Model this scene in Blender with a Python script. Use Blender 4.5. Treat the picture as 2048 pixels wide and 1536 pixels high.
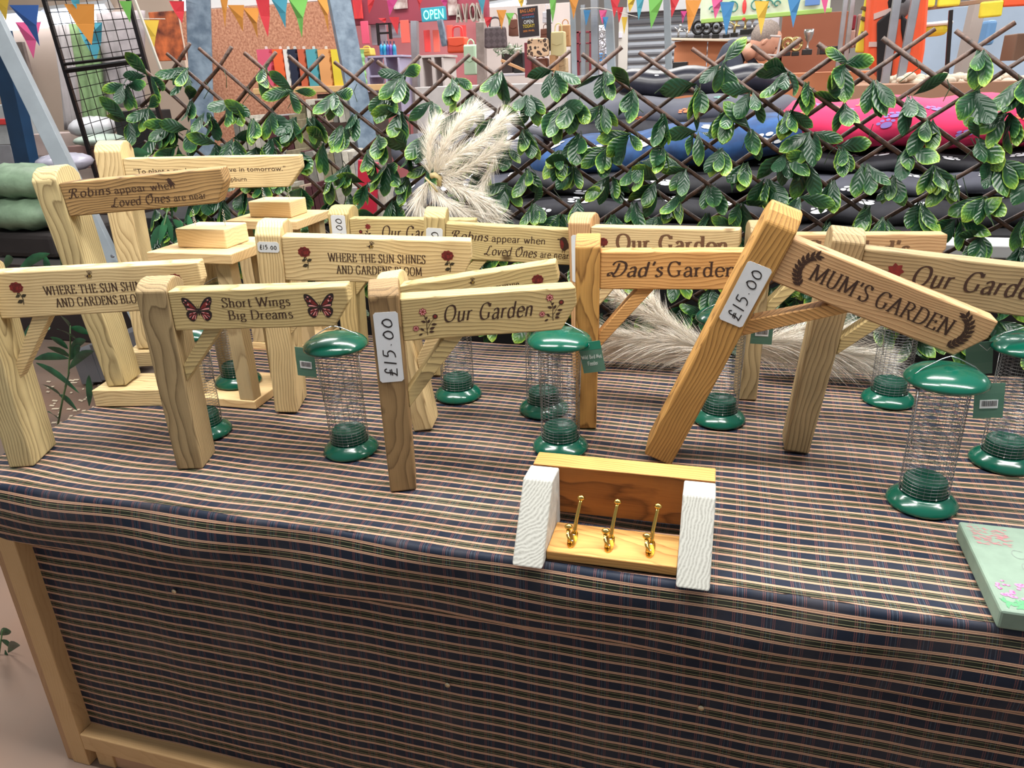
import bpy, bmesh, math, random
from mathutils import Vector, Matrix, Euler
scn = bpy.context.scene
for o in list(bpy.data.objects): bpy.data.objects.remove(o)
C = scn.collection
R_ = random.Random(7)
TZ = 0.8                                   # height of the table top
# ---------------------------------------------------------------- camera
FPX = 1490.0
CW = Vector((0, 0, 1.55))
CR = ((0.9603510427, 0.0759389429, -0.2682520302),
      (0.2768524210, -0.3731099700, 0.8855177510),
      (-0.0328422251, -0.9246741195, -0.3793404290))
cam_d = bpy.data.cameras.new('camera'); cam = bpy.data.objects.new('camera', cam_d); C.objects.link(cam)
cam_d.sensor_width = 36; cam_d.lens = FPX / 2048 * 36; cam_d.clip_start = 0.02; cam_d.clip_end = 80
M = Matrix([[CR[r][0], -CR[r][1], -CR[r][2], CW[r]] for r in range(3)] + [[0, 0, 0, 1]])
cam.matrix_world = M
scn.camera = cam
# ---------------------------------------------------------------- light and exposure
W = bpy.data.worlds.new('hall_light'); scn.world = W; W.use_nodes = True
W.node_tree.nodes['Background'].inputs[0].default_value = (0.93, 0.97, 1.0, 1)
W.node_tree.nodes['Background'].inputs[1].default_value = 0.27
def area(name, loc, sx, sy, power, col=(1, .97, .92), rot=(0, 0, 0)):
    l = bpy.data.lights.new(name, 'AREA'); l.shape = 'RECTANGLE'; l.size = sx; l.size_y = sy; l.energy = power; l.color = col
    o = bpy.data.objects.new(name, l); o.location = loc; o.rotation_euler = rot; C.objects.link(o); return o
area('ceiling_tube_light', (-1.2, 0.95, 2.9), 2.2, .14, 64)
area('ceiling_tube_light', (1.2, 1.1, 2.9), 2.2, .14, 58)
area('ceiling_tube_light', (-0.3, 2.3, 3.0), 2.4, .14, 64)
area('ceiling_tube_light', (-3.2, 3.4, 3.2), 2.4, .3, 55)
area('ceiling_tube_light', (1.8, 4.6, 3.3), 3.0, .5, 85)
area('ceiling_tube_light', (-1.6, 5.8, 3.3), 3.0, .5, 85)
area('ceiling_tube_light', (0.6, 8.2, 3.6), 5.0, .8, 150)
area('ceiling_tube_light', (4.6, 6.6, 3.6), 3.0, .8, 120)
scn.view_settings.view_transform = 'Standard'; scn.view_settings.look = 'None'
scn.view_settings.exposure = 0.22; scn.view_settings.gamma = 1; scn.view_settings.use_curve_mapping = False
# ---------------------------------------------------------------- helpers
def at(px, py, Y):
    'point of the photo pixel on the upright plane at depth Y'
    c = ((px - 1024) / FPX, (py - 768) / FPX, 1.0)
    d = Vector([sum(CR[r][k] * c[k] for k in range(3)) for r in range(3)])
    return CW + d * (Y / d.y)
def atz(px, py, z):
    c = ((px - 1024) / FPX, (py - 768) / FPX, 1.0)
    d = Vector([sum(CR[r][k] * c[k] for k in range(3)) for r in range(3)])
    return CW + d * ((z - CW.z) / d.z)
def meta(o, label=None, cat=None, group=None, kind=None):
    if label: o['label'] = label
    if cat: o['category'] = cat
    if group: o['group'] = group
    if kind: o['kind'] = kind
    return o
def link(name, me, parent=None, loc=None, rot=None):
    o = bpy.data.objects.new(name, me); C.objects.link(o)
    if parent: o.parent = parent
    if loc is not None: o.location = loc
    if rot is not None: o.rotation_euler = rot
    return o
def thing(name, label, cat, loc=(0, 0, 0), rot=(0, 0, 0), group=None):
    o = bpy.data.objects.new(name, None); C.objects.link(o); o.location = loc; o.rotation_euler = rot
    o.empty_display_size = .05
    return meta(o, label, cat, group)
class MB:
    'collects geometry for one mesh'
    def __init__(s): s.v = []; s.f = []; s.m = []; s.uv = {}
    def add(s, vs, fs, m=0):
        b = len(s.v); s.v += [tuple(v) for v in vs]; s.f += [tuple(b + i for i in f) for f in fs]; s.m += [m] * len(fs); return s
    def box(s, x0, y0, z0, x1, y1, z1, m=0):
        return s.add([(x0, y0, z0), (x1, y0, z0), (x1, y1, z0), (x0, y1, z0), (x0, y0, z1), (x1, y0, z1), (x1, y1, z1), (x0, y1, z1)],
                     [(0, 3, 2, 1), (4, 5, 6, 7), (0, 1, 5, 4), (1, 2, 6, 5), (2, 3, 7, 6), (3, 0, 4, 7)], m)
    def prism(s, poly, axis, a, b, m=0, tp=None):
        'poly of 2D points extruded along axis x/y/z between a and b'
        n = len(poly)
        def P(p, t):
            if axis == 'x': return (t, p[0], p[1])
            if axis == 'y': return (p[0], t, p[1])
            return (p[0], p[1], t)
        vs = [P(p, a) for p in poly] + [P(p, b) for p in poly]
        fs = [tuple(range(n))[::-1], tuple(range(n, 2 * n))] + [(i, (i + 1) % n, n + (i + 1) % n, n + i) for i in range(n)]
        return s.add(vs, fs, m)
    def tube(s, pts, r, n=6, m=0, cap=True, r2=None):
        pts = [Vector(p) for p in pts]; k = len(pts); rings = []
        up = Vector((0.12, .31, .94)).normalized(); vs = []
        for i, p in enumerate(pts):
            d = (pts[min(i + 1, k - 1)] - pts[max(i - 1, 0)])
            if d.length < 1e-9: d = Vector((0, 0, 1))
            d.normalize(); a = d.cross(up)
            if a.length < 1e-3: a = d.cross(Vector((1, 0, 0)))
            a.normalize(); b = d.cross(a); up = -b if False else up
            rr = r if r2 is None else r + (r2 - r) * i / (k - 1)
            if isinstance(r, (list, tuple)): rr = r[i]
            for j in range(n):
                t = 2 * math.pi * j / n; vs.append(p + a * math.cos(t) * rr + b * math.sin(t) * rr)
        fs = [(i * n + j, i * n + (j + 1) % n, (i + 1) * n + (j + 1) % n, (i + 1) * n + j) for i in range(k - 1) for j in range(n)]
        if cap: fs += [tuple(range(n))[::-1], tuple(range((k - 1) * n, k * n))]
        return s.add(vs, fs, m)
    def lathe(s, prof, n=32, m=0, c=(0, 0, 0)):
        'profile of (radius, z) turned about z'
        k = len(prof); vs = [(c[0] + r * math.cos(2 * math.pi * j / n), c[1] + r * math.sin(2 * math.pi * j / n), c[2] + z) for r, z in prof for j in range(n)]
        fs = [(i * n + j, i * n + (j + 1) % n, (i + 1) * n + (j + 1) % n, (i + 1) * n + j) for i in range(k - 1) for j in range(n)]
        return s.add(vs, fs, m)
    def ball(s, c, r, m=0, n=10, sz=(1, 1, 1)):
        k = 6; vs = []; fs = []
        for i in range(k + 1):
            ph = math.pi * i / k
            for j in range(n):
                t = 2 * math.pi * j / n
                vs.append((c[0] + r * sz[0] * math.sin(ph) * math.cos(t), c[1] + r * sz[1] * math.sin(ph) * math.sin(t), c[2] + r * sz[2] * math.cos(ph)))
        fs = [(i * n + j, (i + 1) * n + j, (i + 1) * n + (j + 1) % n, i * n + (j + 1) % n) for i in range(k) for j in range(n)]
        return s.add(vs, fs, m)
    def mesh(s, name, mats, smooth=False, bevel=0, seg=2, normals=True):
        me = bpy.data.meshes.new(name); me.from_pydata(s.v, [], s.f)
        for m in (mats if isinstance(mats, (list, tuple)) else [mats]): me.materials.append(m)
        me.polygons.foreach_set('material_index', s.m)
        if bevel or normals:
            bm = bmesh.new(); bm.from_mesh(me)
            if normals: bmesh.ops.recalc_face_normals(bm, faces=bm.faces)
            if bevel:
                ed = [e for e in bm.edges if len(e.link_faces) == 2 and e.calc_face_angle(0) > .5]
                bmesh.ops.bevel(bm, geom=ed, offset=bevel, segments=seg, affect='EDGES', profile=.5, clamp_overlap=True)
            bm.to_mesh(me); bm.free()
        if smooth: me.polygons.foreach_set('use_smooth', [True] * len(me.polygons))
        me.update(); return me
    def obj(s, name, mats, parent=None, smooth=False, bevel=0, seg=2, loc=None, rot=None, normals=True):
        return link(name, s.mesh(name, mats, smooth, bevel, seg, normals), parent, loc, rot)
def copy_tree(o, parent=None):
    c = o.copy(); C.objects.link(c); c.parent = parent
    for ch in o.children: copy_tree(ch, c)
    return c
# ---------------------------------------------------------------- materials
def srgb(r, g, b):
    f = lambda c: (c / 255 / 12.92) if c / 255 <= .04045 else ((c / 255 + .055) / 1.055) ** 2.4
    return (f(r), f(g), f(b), 1)
MATS = {}
def mat(name, col, rough=.6, metal=0, spec=.5, noise=0, scale=20, emit=0, alpha=1, coat=0, bump=0, sheen=0, two=None, trans=0):
    if name in MATS: return MATS[name]
    m = bpy.data.materials.new(name); m.use_nodes = True; nt = m.node_tree; b = nt.nodes['Principled BSDF']
    c = srgb(*col); b.inputs['Base Color'].default_value = c; b.inputs['Roughness'].default_value = rough; b.inputs['Metallic'].default_value = metal
    b.inputs['Specular IOR Level'].default_value = spec; b.inputs['Coat Weight'].default_value = coat; b.inputs['Coat Roughness'].default_value = .08
    if noise or bump:
        tc = nt.nodes.new('ShaderNodeTexCoord'); n = nt.nodes.new('ShaderNodeTexNoise'); n.inputs['Scale'].default_value = scale; n.inputs['Detail'].default_value = 5
        nt.links.new(tc.outputs['Object'], n.inputs['Vector'])
        if noise:
            r = nt.nodes.new('ShaderNodeValToRGB'); r.color_ramp.elements[0].position = .35; r.color_ramp.elements[1].position = .68
            d = srgb(*two) if two else tuple(x * (1 - noise) for x in c[:3]) + (1,)
            r.color_ramp.elements[0].color = d; r.color_ramp.elements[1].color = c
            nt.links.new(n.outputs['Fac'], r.inputs['Fac']); nt.links.new(r.outputs['Color'], b.inputs['Base Color'])
        if bump:
            bp = nt.nodes.new('ShaderNodeBump'); bp.inputs['Strength'].default_value = bump; bp.inputs['Distance'].default_value = .01
            nt.links.new(n.outputs['Fac'], bp.inputs['Height']); nt.links.new(bp.outputs['Normal'], b.inputs['Normal'])
    if emit: b.inputs['Emission Color'].default_value = c; b.inputs['Emission Strength'].default_value = emit
    if alpha < 1: b.inputs['Alpha'].default_value = alpha
    if trans: b.inputs['Transmission Weight'].default_value = trans
    MATS[name] = m; return m
class NT:
    'tiny node builder'
    def __init__(s, name):
        s.m = bpy.data.materials.new(name); s.m.use_nodes = True; s.t = s.m.node_tree; s.b = s.t.nodes['Principled BSDF']
    def n(s, typ, **kw):
        nd = s.t.nodes.new('ShaderNode' + typ)
        for k, v in kw.items():
            if k.startswith('i_'):
                key = k[2:]; nd.inputs[int(key) if key.isdigit() else key.replace('_', ' ')].default_value = v
            else: setattr(nd, k, v)
        return nd
    def l(s, a, b): s.t.links.new(a, b)
    def math(s, op, a, b=None, c=None):
        nd = s.n('Math', operation=op)
        for i, v in enumerate((a, b, c)):
            if v is None: continue
            if isinstance(v, (int, float)): nd.inputs[i].default_value = v
            else: s.l(v, nd.inputs[i])
        return nd.outputs[0]
    def mix(s, f, a, b, typ='MIX'):
        nd = s.n('Mix', data_type='RGBA', blend_type=typ)
        for i, v in ((0, f), (6, a), (7, b)):
            if isinstance(v, (int, float, tuple)): nd.inputs[i].default_value = v
            else: s.l(v, nd.inputs[i])
        return nd.outputs[2]
def wood(name, light, dark, axis='x', ring=.0065, rough=.62, contrast=.75, wave=1.0, stain=None):
    'solid growth-ring timber, grain running along the given local axis'
    k = name + axis
    if k in MATS: return MATS[k]
    t = NT(name + '_grain'); tc = t.n('TexCoord'); sp = t.n('SeparateXYZ'); t.l(tc.outputs['Object'], sp.inputs[0])
    ax = {'x': (0, 1, 2), 'y': (1, 0, 2), 'z': (2, 0, 1)}[axis]; A, U, V = [sp.outputs[i] for i in ax]
    oi = t.n('ObjectInfo'); rnd = oi.outputs['Random']
    # slow wander of the heart of the tree
    cb = t.n('CombineXYZ'); t.l(t.math('ADD', t.math('MULTIPLY', A, 3.2), t.math('MULTIPLY', rnd, 37.0)), cb.inputs[0]); t.l(t.math('MULTIPLY', U, 7.0), cb.inputs[1]); t.l(t.math('MULTIPLY', V, 7.0), cb.inputs[2])
    n1 = t.n('TexNoise', i_Scale=1.0, i_Detail=2.0); t.l(cb.outputs[0], n1.inputs['Vector'])
    u = t.math('SUBTRACT', U, t.math('SUBTRACT', t.math('MULTIPLY', rnd, .16), .03)); v = t.math('SUBTRACT', V, t.math('SUBTRACT', t.math('MULTIPLY', t.math('FRACT', t.math('MULTIPLY', rnd, 7.3)), .22), .02))
    r = t.math('SQRT', t.math('ADD', t.math('MULTIPLY', u, u), t.math('MULTIPLY', v, v)))
    r = t.math('ADD', r, t.math('MULTIPLY', n1.outputs['Fac'], .075 * wave))
    cb3 = t.n('CombineXYZ'); t.l(t.math('MULTIPLY', A, 30.), cb3.inputs[0]); t.l(t.math('MULTIPLY', U, 160.), cb3.inputs[1]); t.l(t.math('MULTIPLY', V, 160.), cb3.inputs[2])
    n3 = t.n('TexNoise', i_Scale=1.0, i_Detail=3.0); t.l(cb3.outputs[0], n3.inputs['Vector'])
    ph = t.math('FRACT', t.math('DIVIDE', t.math('ADD', r, t.math('MULTIPLY', n3.outputs['Fac'], .0012)), ring))
    rp = t.n('ValToRGB'); e = rp.color_ramp.elements; e[0].position = 0; e[0].color = (0, 0, 0, 1); e[1].position = 1; e[1].color = (0, 0, 0, 1)
    for pos, val in ((.35, .12), (.78, .55), (.9, 1), (.97, .25)):
        x = rp.color_ramp.elements.new(pos); x.color = (val, val, val, 1)
    t.l(ph, rp.inputs['Fac'])
    cb2 = t.n('CombineXYZ'); t.l(t.math('MULTIPLY', A, 9.), cb2.inputs[0]); t.l(t.math('MULTIPLY', U, 420.), cb2.inputs[1]); t.l(t.math('MULTIPLY', V, 420.), cb2.inputs[2])
    n2 = t.n('TexNoise', i_Scale=1.0, i_Detail=2.0); t.l(cb2.outputs[0], n2.inputs['Vector'])
    fac = t.math('MULTIPLY', rp.outputs['Color'], contrast)
    fac = t.math('ADD', fac, t.math('MULTIPLY', t.math('SUBTRACT', n2.outputs['Fac'], .5), .5))
    # blotches
    n4 = t.n('TexNoise', i_Scale=14.0, i_Detail=3.0); t.l(tc.outputs['Object'], n4.inputs['Vector'])
    fac = t.n('Clamp') if False else t.math('ADD', fac, t.math('MULTIPLY', t.math('SUBTRACT', n4.outputs['Fac'], .5), .45))
    col = t.mix(fac, srgb(*light), srgb(*dark)); t.t.nodes[-1].clamp_factor = True
    # knots
    cb5 = t.n('CombineXYZ'); t.l(t.math('ADD', t.math('MULTIPLY', A, 5.5), t.math('MULTIPLY', rnd, 91.)), cb5.inputs[0]); t.l(t.math('MULTIPLY', U, 9.), cb5.inputs[1]); t.l(t.math('MULTIPLY', V, 9.), cb5.inputs[2])
    vo = t.n('TexVoronoi', i_Scale=1.0); t.l(cb5.outputs[0], vo.inputs['Vector'])
    kn = t.n('ValToRGB'); kn.color_ramp.elements[0].position = .05; kn.color_ramp.elements[0].color = (1, 1, 1, 1); kn.color_ramp.elements[1].position = .10; kn.color_ramp.elements[1].color = (0, 0, 0, 1)
    t.l(vo.outputs['Distance'], kn.inputs['Fac'])
    kd = srgb(int(dark[0] * .62), int(dark[1] * .5), int(dark[2] * .42))
    col = t.mix(t.math('MULTIPLY', kn.outputs['Color'], .85), col, kd)
    if stain:
        n5 = t.n('TexNoise', i_Scale=5.0, i_Detail=4.0); t.l(tc.outputs['Object'], n5.inputs['Vector'])
        st = t.n('ValToRGB'); st.color_ramp.elements[0].position = .42; st.color_ramp.elements[1].position = .6; t.l(n5.outputs['Fac'], st.inputs['Fac'])
        col = t.mix(t.math('MULTIPLY', st.outputs['Color'], .55), col, srgb(*stain))
    t.l(col, t.b.inputs['Base Color']); t.b.inputs['Roughness'].default_value = rough; t.b.inputs['Specular IOR Level'].default_value = .3
    bp = t.n('Bump', i_Strength=.25, i_Distance=.0008); t.l(fac, bp.inputs['Height']); t.l(bp.outputs[0], t.b.inputs['Normal'])
    MATS[k] = t.m; return t.m
def tartan(name='tartan_cloth', dim=1.0):
    t = NT(name); uv = t.n('UVMap'); sp = t.n('SeparateXYZ'); t.l(uv.outputs[0], sp.inputs[0])
    U, V = sp.outputs[0], sp.outputs[1]
    pv = t.math('FRACT', t.math('DIVIDE', V, .0415)); pu = t.math('FRACT', t.math('DIVIDE', U, .0440))
    navy = srgb(28, 38, 56); black = srgb(17, 17, 16); green = srgb(36, 42, 30); peach = srgb(220, 176, 146); pale = srgb(160, 158, 118)
    rp = t.n('ValToRGB'); cr = rp.color_ramp; cr.interpolation = 'CONSTANT'
    st = [(0, peach), (.05, srgb(120, 84, 68)), (.07, peach), (.12, black), (.19, pale), (.215, black), (.25, green), (.335, black), (.365, pale), (.39, black), (.455, peach), (.505, srgb(120, 84, 68)), (.525, peach), (.575, navy)]
    cr.elements[0].position = 0; cr.elements[0].color = st[0][1]; cr.elements[1].position = st[1][0]; cr.elements[1].color = st[1][1]
    for p, c in st[2:]:
        e = cr.elements.new(p); e.color = c
    t.l(pv, rp.inputs['Fac'])
    rq = t.n('ValToRGB'); cq = rq.color_ramp; cq.interpolation = 'CONSTANT'
    Z = (0, 0, 0, 1); red = srgb(150, 92, 86); blu = srgb(92, 106, 122)
    sq = [(0, red), (.035, Z), (.065, red), (.10, Z), (.16, blu), (.185, Z), (.30, blu), (.325, Z), (.37, red), (.40, Z), (.43, red), (.46, Z)]
    cq.elements[0].position = 0; cq.elements[0].color = sq[0][1]; cq.elements[1].position = sq[1][0]; cq.elements[1].color = sq[1][1]
    for p, c in sq[2:]:
        e = cq.elements.new(p); e.color = c
    t.l(pu, rq.inputs['Fac'])
    # broken threads
    wv = t.n('TexNoise', i_Scale=900.0, i_Detail=1.0); t.l(uv.outputs[0], wv.inputs['Vector'])
    col = t.mix(t.math('MULTIPLY', wv.outputs['Fac'], .78), rp.outputs['Color'], rq.outputs['Color'], 'LIGHTEN')
    mp = t.n('Mapping'); mp.inputs['Scale'].default_value = (260, 1500, 1); t.l(uv.outputs[0], mp.inputs[0]); w2 = t.n('TexNoise', i_Scale=1.0, i_Detail=1.0); t.l(mp.outputs[0], w2.inputs['Vector'])
    col = t.mix(t.math('MULTIPLY', w2.outputs['Fac'], .36), col, srgb(24, 26, 30))
    n = t.n('TexNoise', i_Scale=9.0, i_Detail=4.0); t.l(uv.outputs[0], n.inputs['Vector'])
    dust = t.n('ValToRGB'); dust.color_ramp.elements[0].position = .45; dust.color_ramp.elements[1].position = .8; t.l(n.outputs['Fac'], dust.inputs['Fac'])
    col = t.mix(t.math('MULTIPLY', dust.outputs['Color'], .18), col, srgb(132, 118, 110))
    t.l(col, t.b.inputs['Base Color']); t.b.inputs['Roughness'].default_value = .6; t.b.inputs['Specular IOR Level'].default_value = .22
    bp = t.n('Bump', i_Strength=.15, i_Distance=.0006); t.l(wv.outputs['Fac'], bp.inputs['Height']); t.l(bp.outputs[0], t.b.inputs['Normal'])
    MATS[name] = t.m; return t.m
TART = tartan()
# ---------------------------------------------------------------- lettering
SERIF = {
'W': (116, 'L4,100 32,0;L32,0 58,94;L58,94 86,0;L86,0 112,100', '4,100 58,97 112,100'), 'H': (92, 'L16,0 16,100;L76,0 76,100;L16,52 76,52', '16,0 16,100 76,0 76,100'),
'E': (72, 'L16,0 16,100;L16,98 62,98;L16,2 66,2;L16,52 50,52;L62,100 62,82;L66,0 66,20;L50,60 50,44', '14,0 14,100'), 'R': (84, 'L16,0 16,100;C16,98 42,98 60,88 62,74 50,56 16,52;L40,52 76,0', '16,0 14,100 78,0'),
'T': (78, 'L39,0 39,100;L6,98 72,98;L6,100 6,82;L72,100 72,82', '39,0'), 'S': (66, 'C56,84 44,98 28,100 14,88 15,72 30,56 46,46 57,30 53,10 36,-1 18,2 8,18;L56,98 56,78;L8,24 8,0', ''),
'U': (88, 'L16,100 16,34;C16,34 22,8 44,-2 66,8 72,34;L72,34 72,100', '16,100 72,100'), 'N': (92, 'L16,0 16,100;L16,100 74,4;L74,0 74,100', '16,0 12,100 74,100'),
'I': (36, 'L18,0 18,100', '18,0 18,100'), 'A': (84, 'L42,100 10,0;L42,100 74,0;L22,36 62,36', '10,0 74,0'), 'D': (90, 'L16,0 16,100;C16,98 46,98 72,84 82,50 72,16 46,2 16,2', '14,0 14,100'),
'G': (90, 'C74,80 60,98 44,101 22,90 10,50 22,10 46,-1 72,8;L73,8 73,42;L74,98 74,78', '72,42'), 'B': (76, 'L16,0 16,100;C16,98 44,98 58,88 56,64 42,54 16,53;C42,54 62,46 67,26 58,8 40,2 16,2', '14,0 14,100'),
'L': (68, 'L16,0 16,100;L16,2 60,2;L60,0 60,20', '16,100 14,0'), 'O': (94, 'C47,101 20,88 10,50 20,12 47,-1 74,12 84,50 74,88 47,101', ''), 'M': (112, 'L14,0 18,100;L18,100 55,8;L55,8 92,100;L92,100 98,0', '14,0 14,100 96,100 98,0'),
'F': (68, 'L16,0 16,100;L16,98 60,98;L16,52 50,52;L60,100 60,80', '16,0'), 'Y': (80, 'L6,100 40,48;L74,100 40,48;L40,48 40,0', '6,100 74,100 40,0'), 'V': (84, 'L8,100 42,0;L42,0 76,100', '8,100 76,100'), 'P': (74, 'L16,0 16,100;C16,98 42,98 60,88 62,72 48,54 16,50', '16,0 14,100'),
'a': (58, 'C12,50 24,63 38,62 46,46 46,12;C46,36 26,34 11,22 12,4 26,-2 46,12;C46,12 50,0 58,2', ''), 'b': (62, 'L12,100 12,2;C12,48 28,62 46,58 54,32 46,4 28,-2 12,10', '9,100'),
'd': (62, 'L48,100 48,0;C48,48 32,62 14,56 7,30 14,4 30,-2 48,12', '45,100 51,0'), 'e': (56, 'C10,34 52,36 48,54 32,63 14,54 8,30 16,4 34,-2 52,10', ''),
'g': (58, 'C30,62 14,54 12,38 22,26 38,26 48,38 44,56 30,62;C18,26 10,14 24,7 46,2 54,-12 40,-27 18,-25 8,-13 20,1;L42,58 57,62', ''), 'h': (62, 'L12,0 12,100;C12,44 28,62 44,58 48,38 48,0', '12,0 48,0 9,100'),
'i': (28, 'L14,0 14,61;L12,84 16,84', '14,0 11,60'), 'm': (92, 'L12,0 12,61;C12,44 26,62 40,56 44,38 44,0;C44,42 58,62 72,56 76,38 76,0', '12,0 44,0 76,0 9,60'), 'n': (62, 'L12,0 12,61;C12,44 28,62 44,58 48,38 48,0', '12,0 48,0 9,60'),
'o': (62, 'C31,62 14,54 8,31 14,6 31,-2 48,6 54,31 48,54 31,62', ''), 'p': (62, 'L12,61 12,-28;C12,48 28,62 46,58 54,32 46,4 28,-2 12,10', '12,-28 9,60'), 'r': (44, 'L12,0 12,61;C12,40 22,58 38,60', '12,0 9,60'),
's': (48, 'C40,52 26,63 12,56 13,44 28,33 42,22 40,6 24,-2 8,8', ''), 't': (42, 'L18,84 18,12;C18,12 24,-2 40,4;L6,60 38,60', ''), 'u': (62, 'L12,61 12,18;C12,18 18,-1 34,0 48,16;L48,61 48,0', '9,60 45,60 51,0'),
'v': (54, 'L6,60 27,0;L27,0 48,60', '6,60 48,60'), 'w': (80, 'L4,60 22,0;L22,0 39,58;L39,58 56,0;L56,0 74,60', '4,60 39,60 74,60'), 'l': (28, 'L13,0 13,100', '13,0 10,100'), "'": (24, 'L14,102 10,76', ''), '.': (22, 'L9,4 13,4', ''), ' ': (34, '', ''),
'c': (52, 'C48,50 34,63 18,56 8,32 16,4 32,-2 48,8', ''),
}
HAND = {'£': (56, 'C44,82 34,100 22,86 22,50 18,20 6,2;L6,4 50,2;L6,40 44,46;L8,54 40,58', ''), '1': (34, 'L18,98 15,0', ''), '5': (58, 'C18,98 14,62 34,62 46,40 34,10 10,2;L18,98 48,96', ''), '.': (34, 'L14,26 18,30', ''),
'0': (60, 'C40,80 18,70 8,36 20,8 44,14 52,44 40,76 24,84', ''), ' ': (30, '', '')}
SCRIPT = dict(SERIF)
SCRIPT.update({'R': (96, 'C4,60 2,84 24,100 56,100 68,84 58,62 30,52;L34,98 18,0;C34,52 50,40 58,8 74,-4 90,10;C-6,4 8,-6 20,4', ''), 'L': (86, 'C72,92 60,102 46,90 36,40 22,4 6,0 0,10 14,14 40,0 62,-6 80,6', ''),
'O': (96, 'C60,100 24,92 8,50 24,6 50,-2 78,22 82,64 62,98 40,88 36,66;C40,88 60,110 84,100', ''), 'D': (98, 'C10,10 -4,4 -6,20 10,26 26,14 40,50 44,90;C8,78 22,100 50,104 82,88 90,50 70,10 40,-2 22,6', '')})
def smooth(pts, closed=False, n=5):
    out = []; k = len(pts)
    for i in range(k - 1):
        p0 = pts[i - 1] if i > 0 else (pts[-2] if closed else pts[0]); p1 = pts[i]; p2 = pts[i + 1]; p3 = pts[i + 2] if i + 2 < k else (pts[1] if closed else pts[-1])
        for j in range(n):
            t = j / n; out.append(tuple(.5 * (2 * b + (c - a) * t + (2 * a - 5 * b + 4 * c - d) * t * t + (-a + 3 * b - 3 * c + d) * t ** 3) for a, b, c, d in zip(p0, p1, p2, p3)))
    out.append(tuple(pts[-1])); return out
def ribbon(pl, pts, w):
    'adds quads of the stroke to the list; w(angle) gives the pen width'
    L = []; k = len(pts)
    for i, p in enumerate(pts):
        a = pts[max(i - 1, 0)]; b = pts[min(i + 1, k - 1)]; dx, dy = b[0] - a[0], b[1] - a[1]; d = math.hypot(dx, dy) or 1; h = w(math.atan2(dy, dx)) / 2
        L.append(((p[0] - dy / d * h, p[1] + dx / d * h), (p[0] + dy / d * h, p[1] - dx / d * h)))
    for i in range(k - 1): pl.append([L[i][0], L[i + 1][0], L[i + 1][1], L[i][1]])
def text_polys(s, size, font=SERIF, thick=.17, thin=.055, slant=0, track=7, nib=.0, serif=True):
    pl = []; x = 0
    tk, tn = thick * 100, thin * 100
    wf = lambda a: tn + (tk - tn) * abs(math.sin(a - nib)) ** 1.3
    for ch in s:
        adv, st, se = font.get(ch, SERIF.get(ch, (60, '', '')))
        g = []
        for k in [q for q in st.split(';') if q]:
            pts = [tuple(float(c) for c in q.split(',')) for q in k[1:].split()]
            if k[0] == 'C': pts = smooth(pts, closed=pts[0] == pts[-1])
            ribbon(g, pts, wf)
        if serif:
            for q in se.split():
                a, b = [float(c) for c in q.split(',')]; h = 13
                bb = b + (2.5 if b < 5 else -2.5); g.append([(a - h, bb - 2.8), (a + h, bb - 2.8), (a + h, bb + 2.8), (a - h, bb + 2.8)])
        for poly in g: pl.append([((x + p[0] + slant * p[1]) * size / 100, p[1] * size / 100) for p in poly])
        x += adv + track
    return pl, x * size / 100
def place(pl, x, y, sx=1, ang=0):
    c, s = math.cos(ang), math.sin(ang)
    return [[(x + (p[0] * sx) * c - p[1] * s, y + (p[0] * sx) * s + p[1] * c) for p in poly] for poly in pl]
def text_c(s, size, cx, y, width=None, **k):
    pl, w = text_polys(s, size, **k); f = (width / w) if width else 1
    return place(pl, cx - w * f / 2, y, f)
def sans(s, size):
    'outlines of the built-in font as polygons'
    cu = bpy.data.curves.new('t', 'FONT'); cu.body = s; cu.size = size; cu.resolution_u = 2
    o = bpy.data.objects.new('t', cu); C.objects.link(o); dg = bpy.context.evaluated_depsgraph_get(); me = bpy.data.meshes.new_from_object(o.evaluated_get(dg))
    pl = [[(me.vertices[i].co.x, me.vertices[i].co.y) for i in p.vertices] for p in me.polygons]
    bpy.data.objects.remove(o); bpy.data.curves.remove(cu); bpy.data.meshes.remove(me)
    w = max([p[0] for q in pl for p in q] or [0]); return pl, w
def flat(name, layers, parent, mapf, mats):
    'layers = [(material index, polygons, lift)]; mapf(x, y, lift) -> 3D'
    mb = MB()
    for mi, pl, lift in layers:
        for i, poly in enumerate(pl): mb.add([mapf(p[0], p[1], lift + 1.4e-6 * (i % 160)) for p in poly], [tuple(range(len(poly)))], mi)
    return mb.obj(name, mats, parent, normals=False)
def circ(x, y, r, n=12, ry=None, a0=0): return [(x + r * math.cos(a0 + 2 * math.pi * i / n), y + (ry or r) * math.sin(a0 + 2 * math.pi * i / n)) for i in range(n)]
def leafp(x, y, L, w, ang):
    c, s = math.cos(ang), math.sin(ang); pts = [(0, 0), (.25, .42), (.55, .5), (.85, .2), (1, 0), (.8, -.25), (.5, -.5), (.2, -.36)]
    return [(x + (a * L) * c - (b * w) * s, y + (a * L) * s + (b * w) * c) for a, b in pts]
def xf(pl, x, y, s, ang=0, mir=1):
    c, q = math.cos(ang), math.sin(ang); return [[(x + (p[0] * mir * c - p[1] * q) * s, y + (p[0] * mir * q + p[1] * c) * s) for p in poly] for poly in pl]
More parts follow.
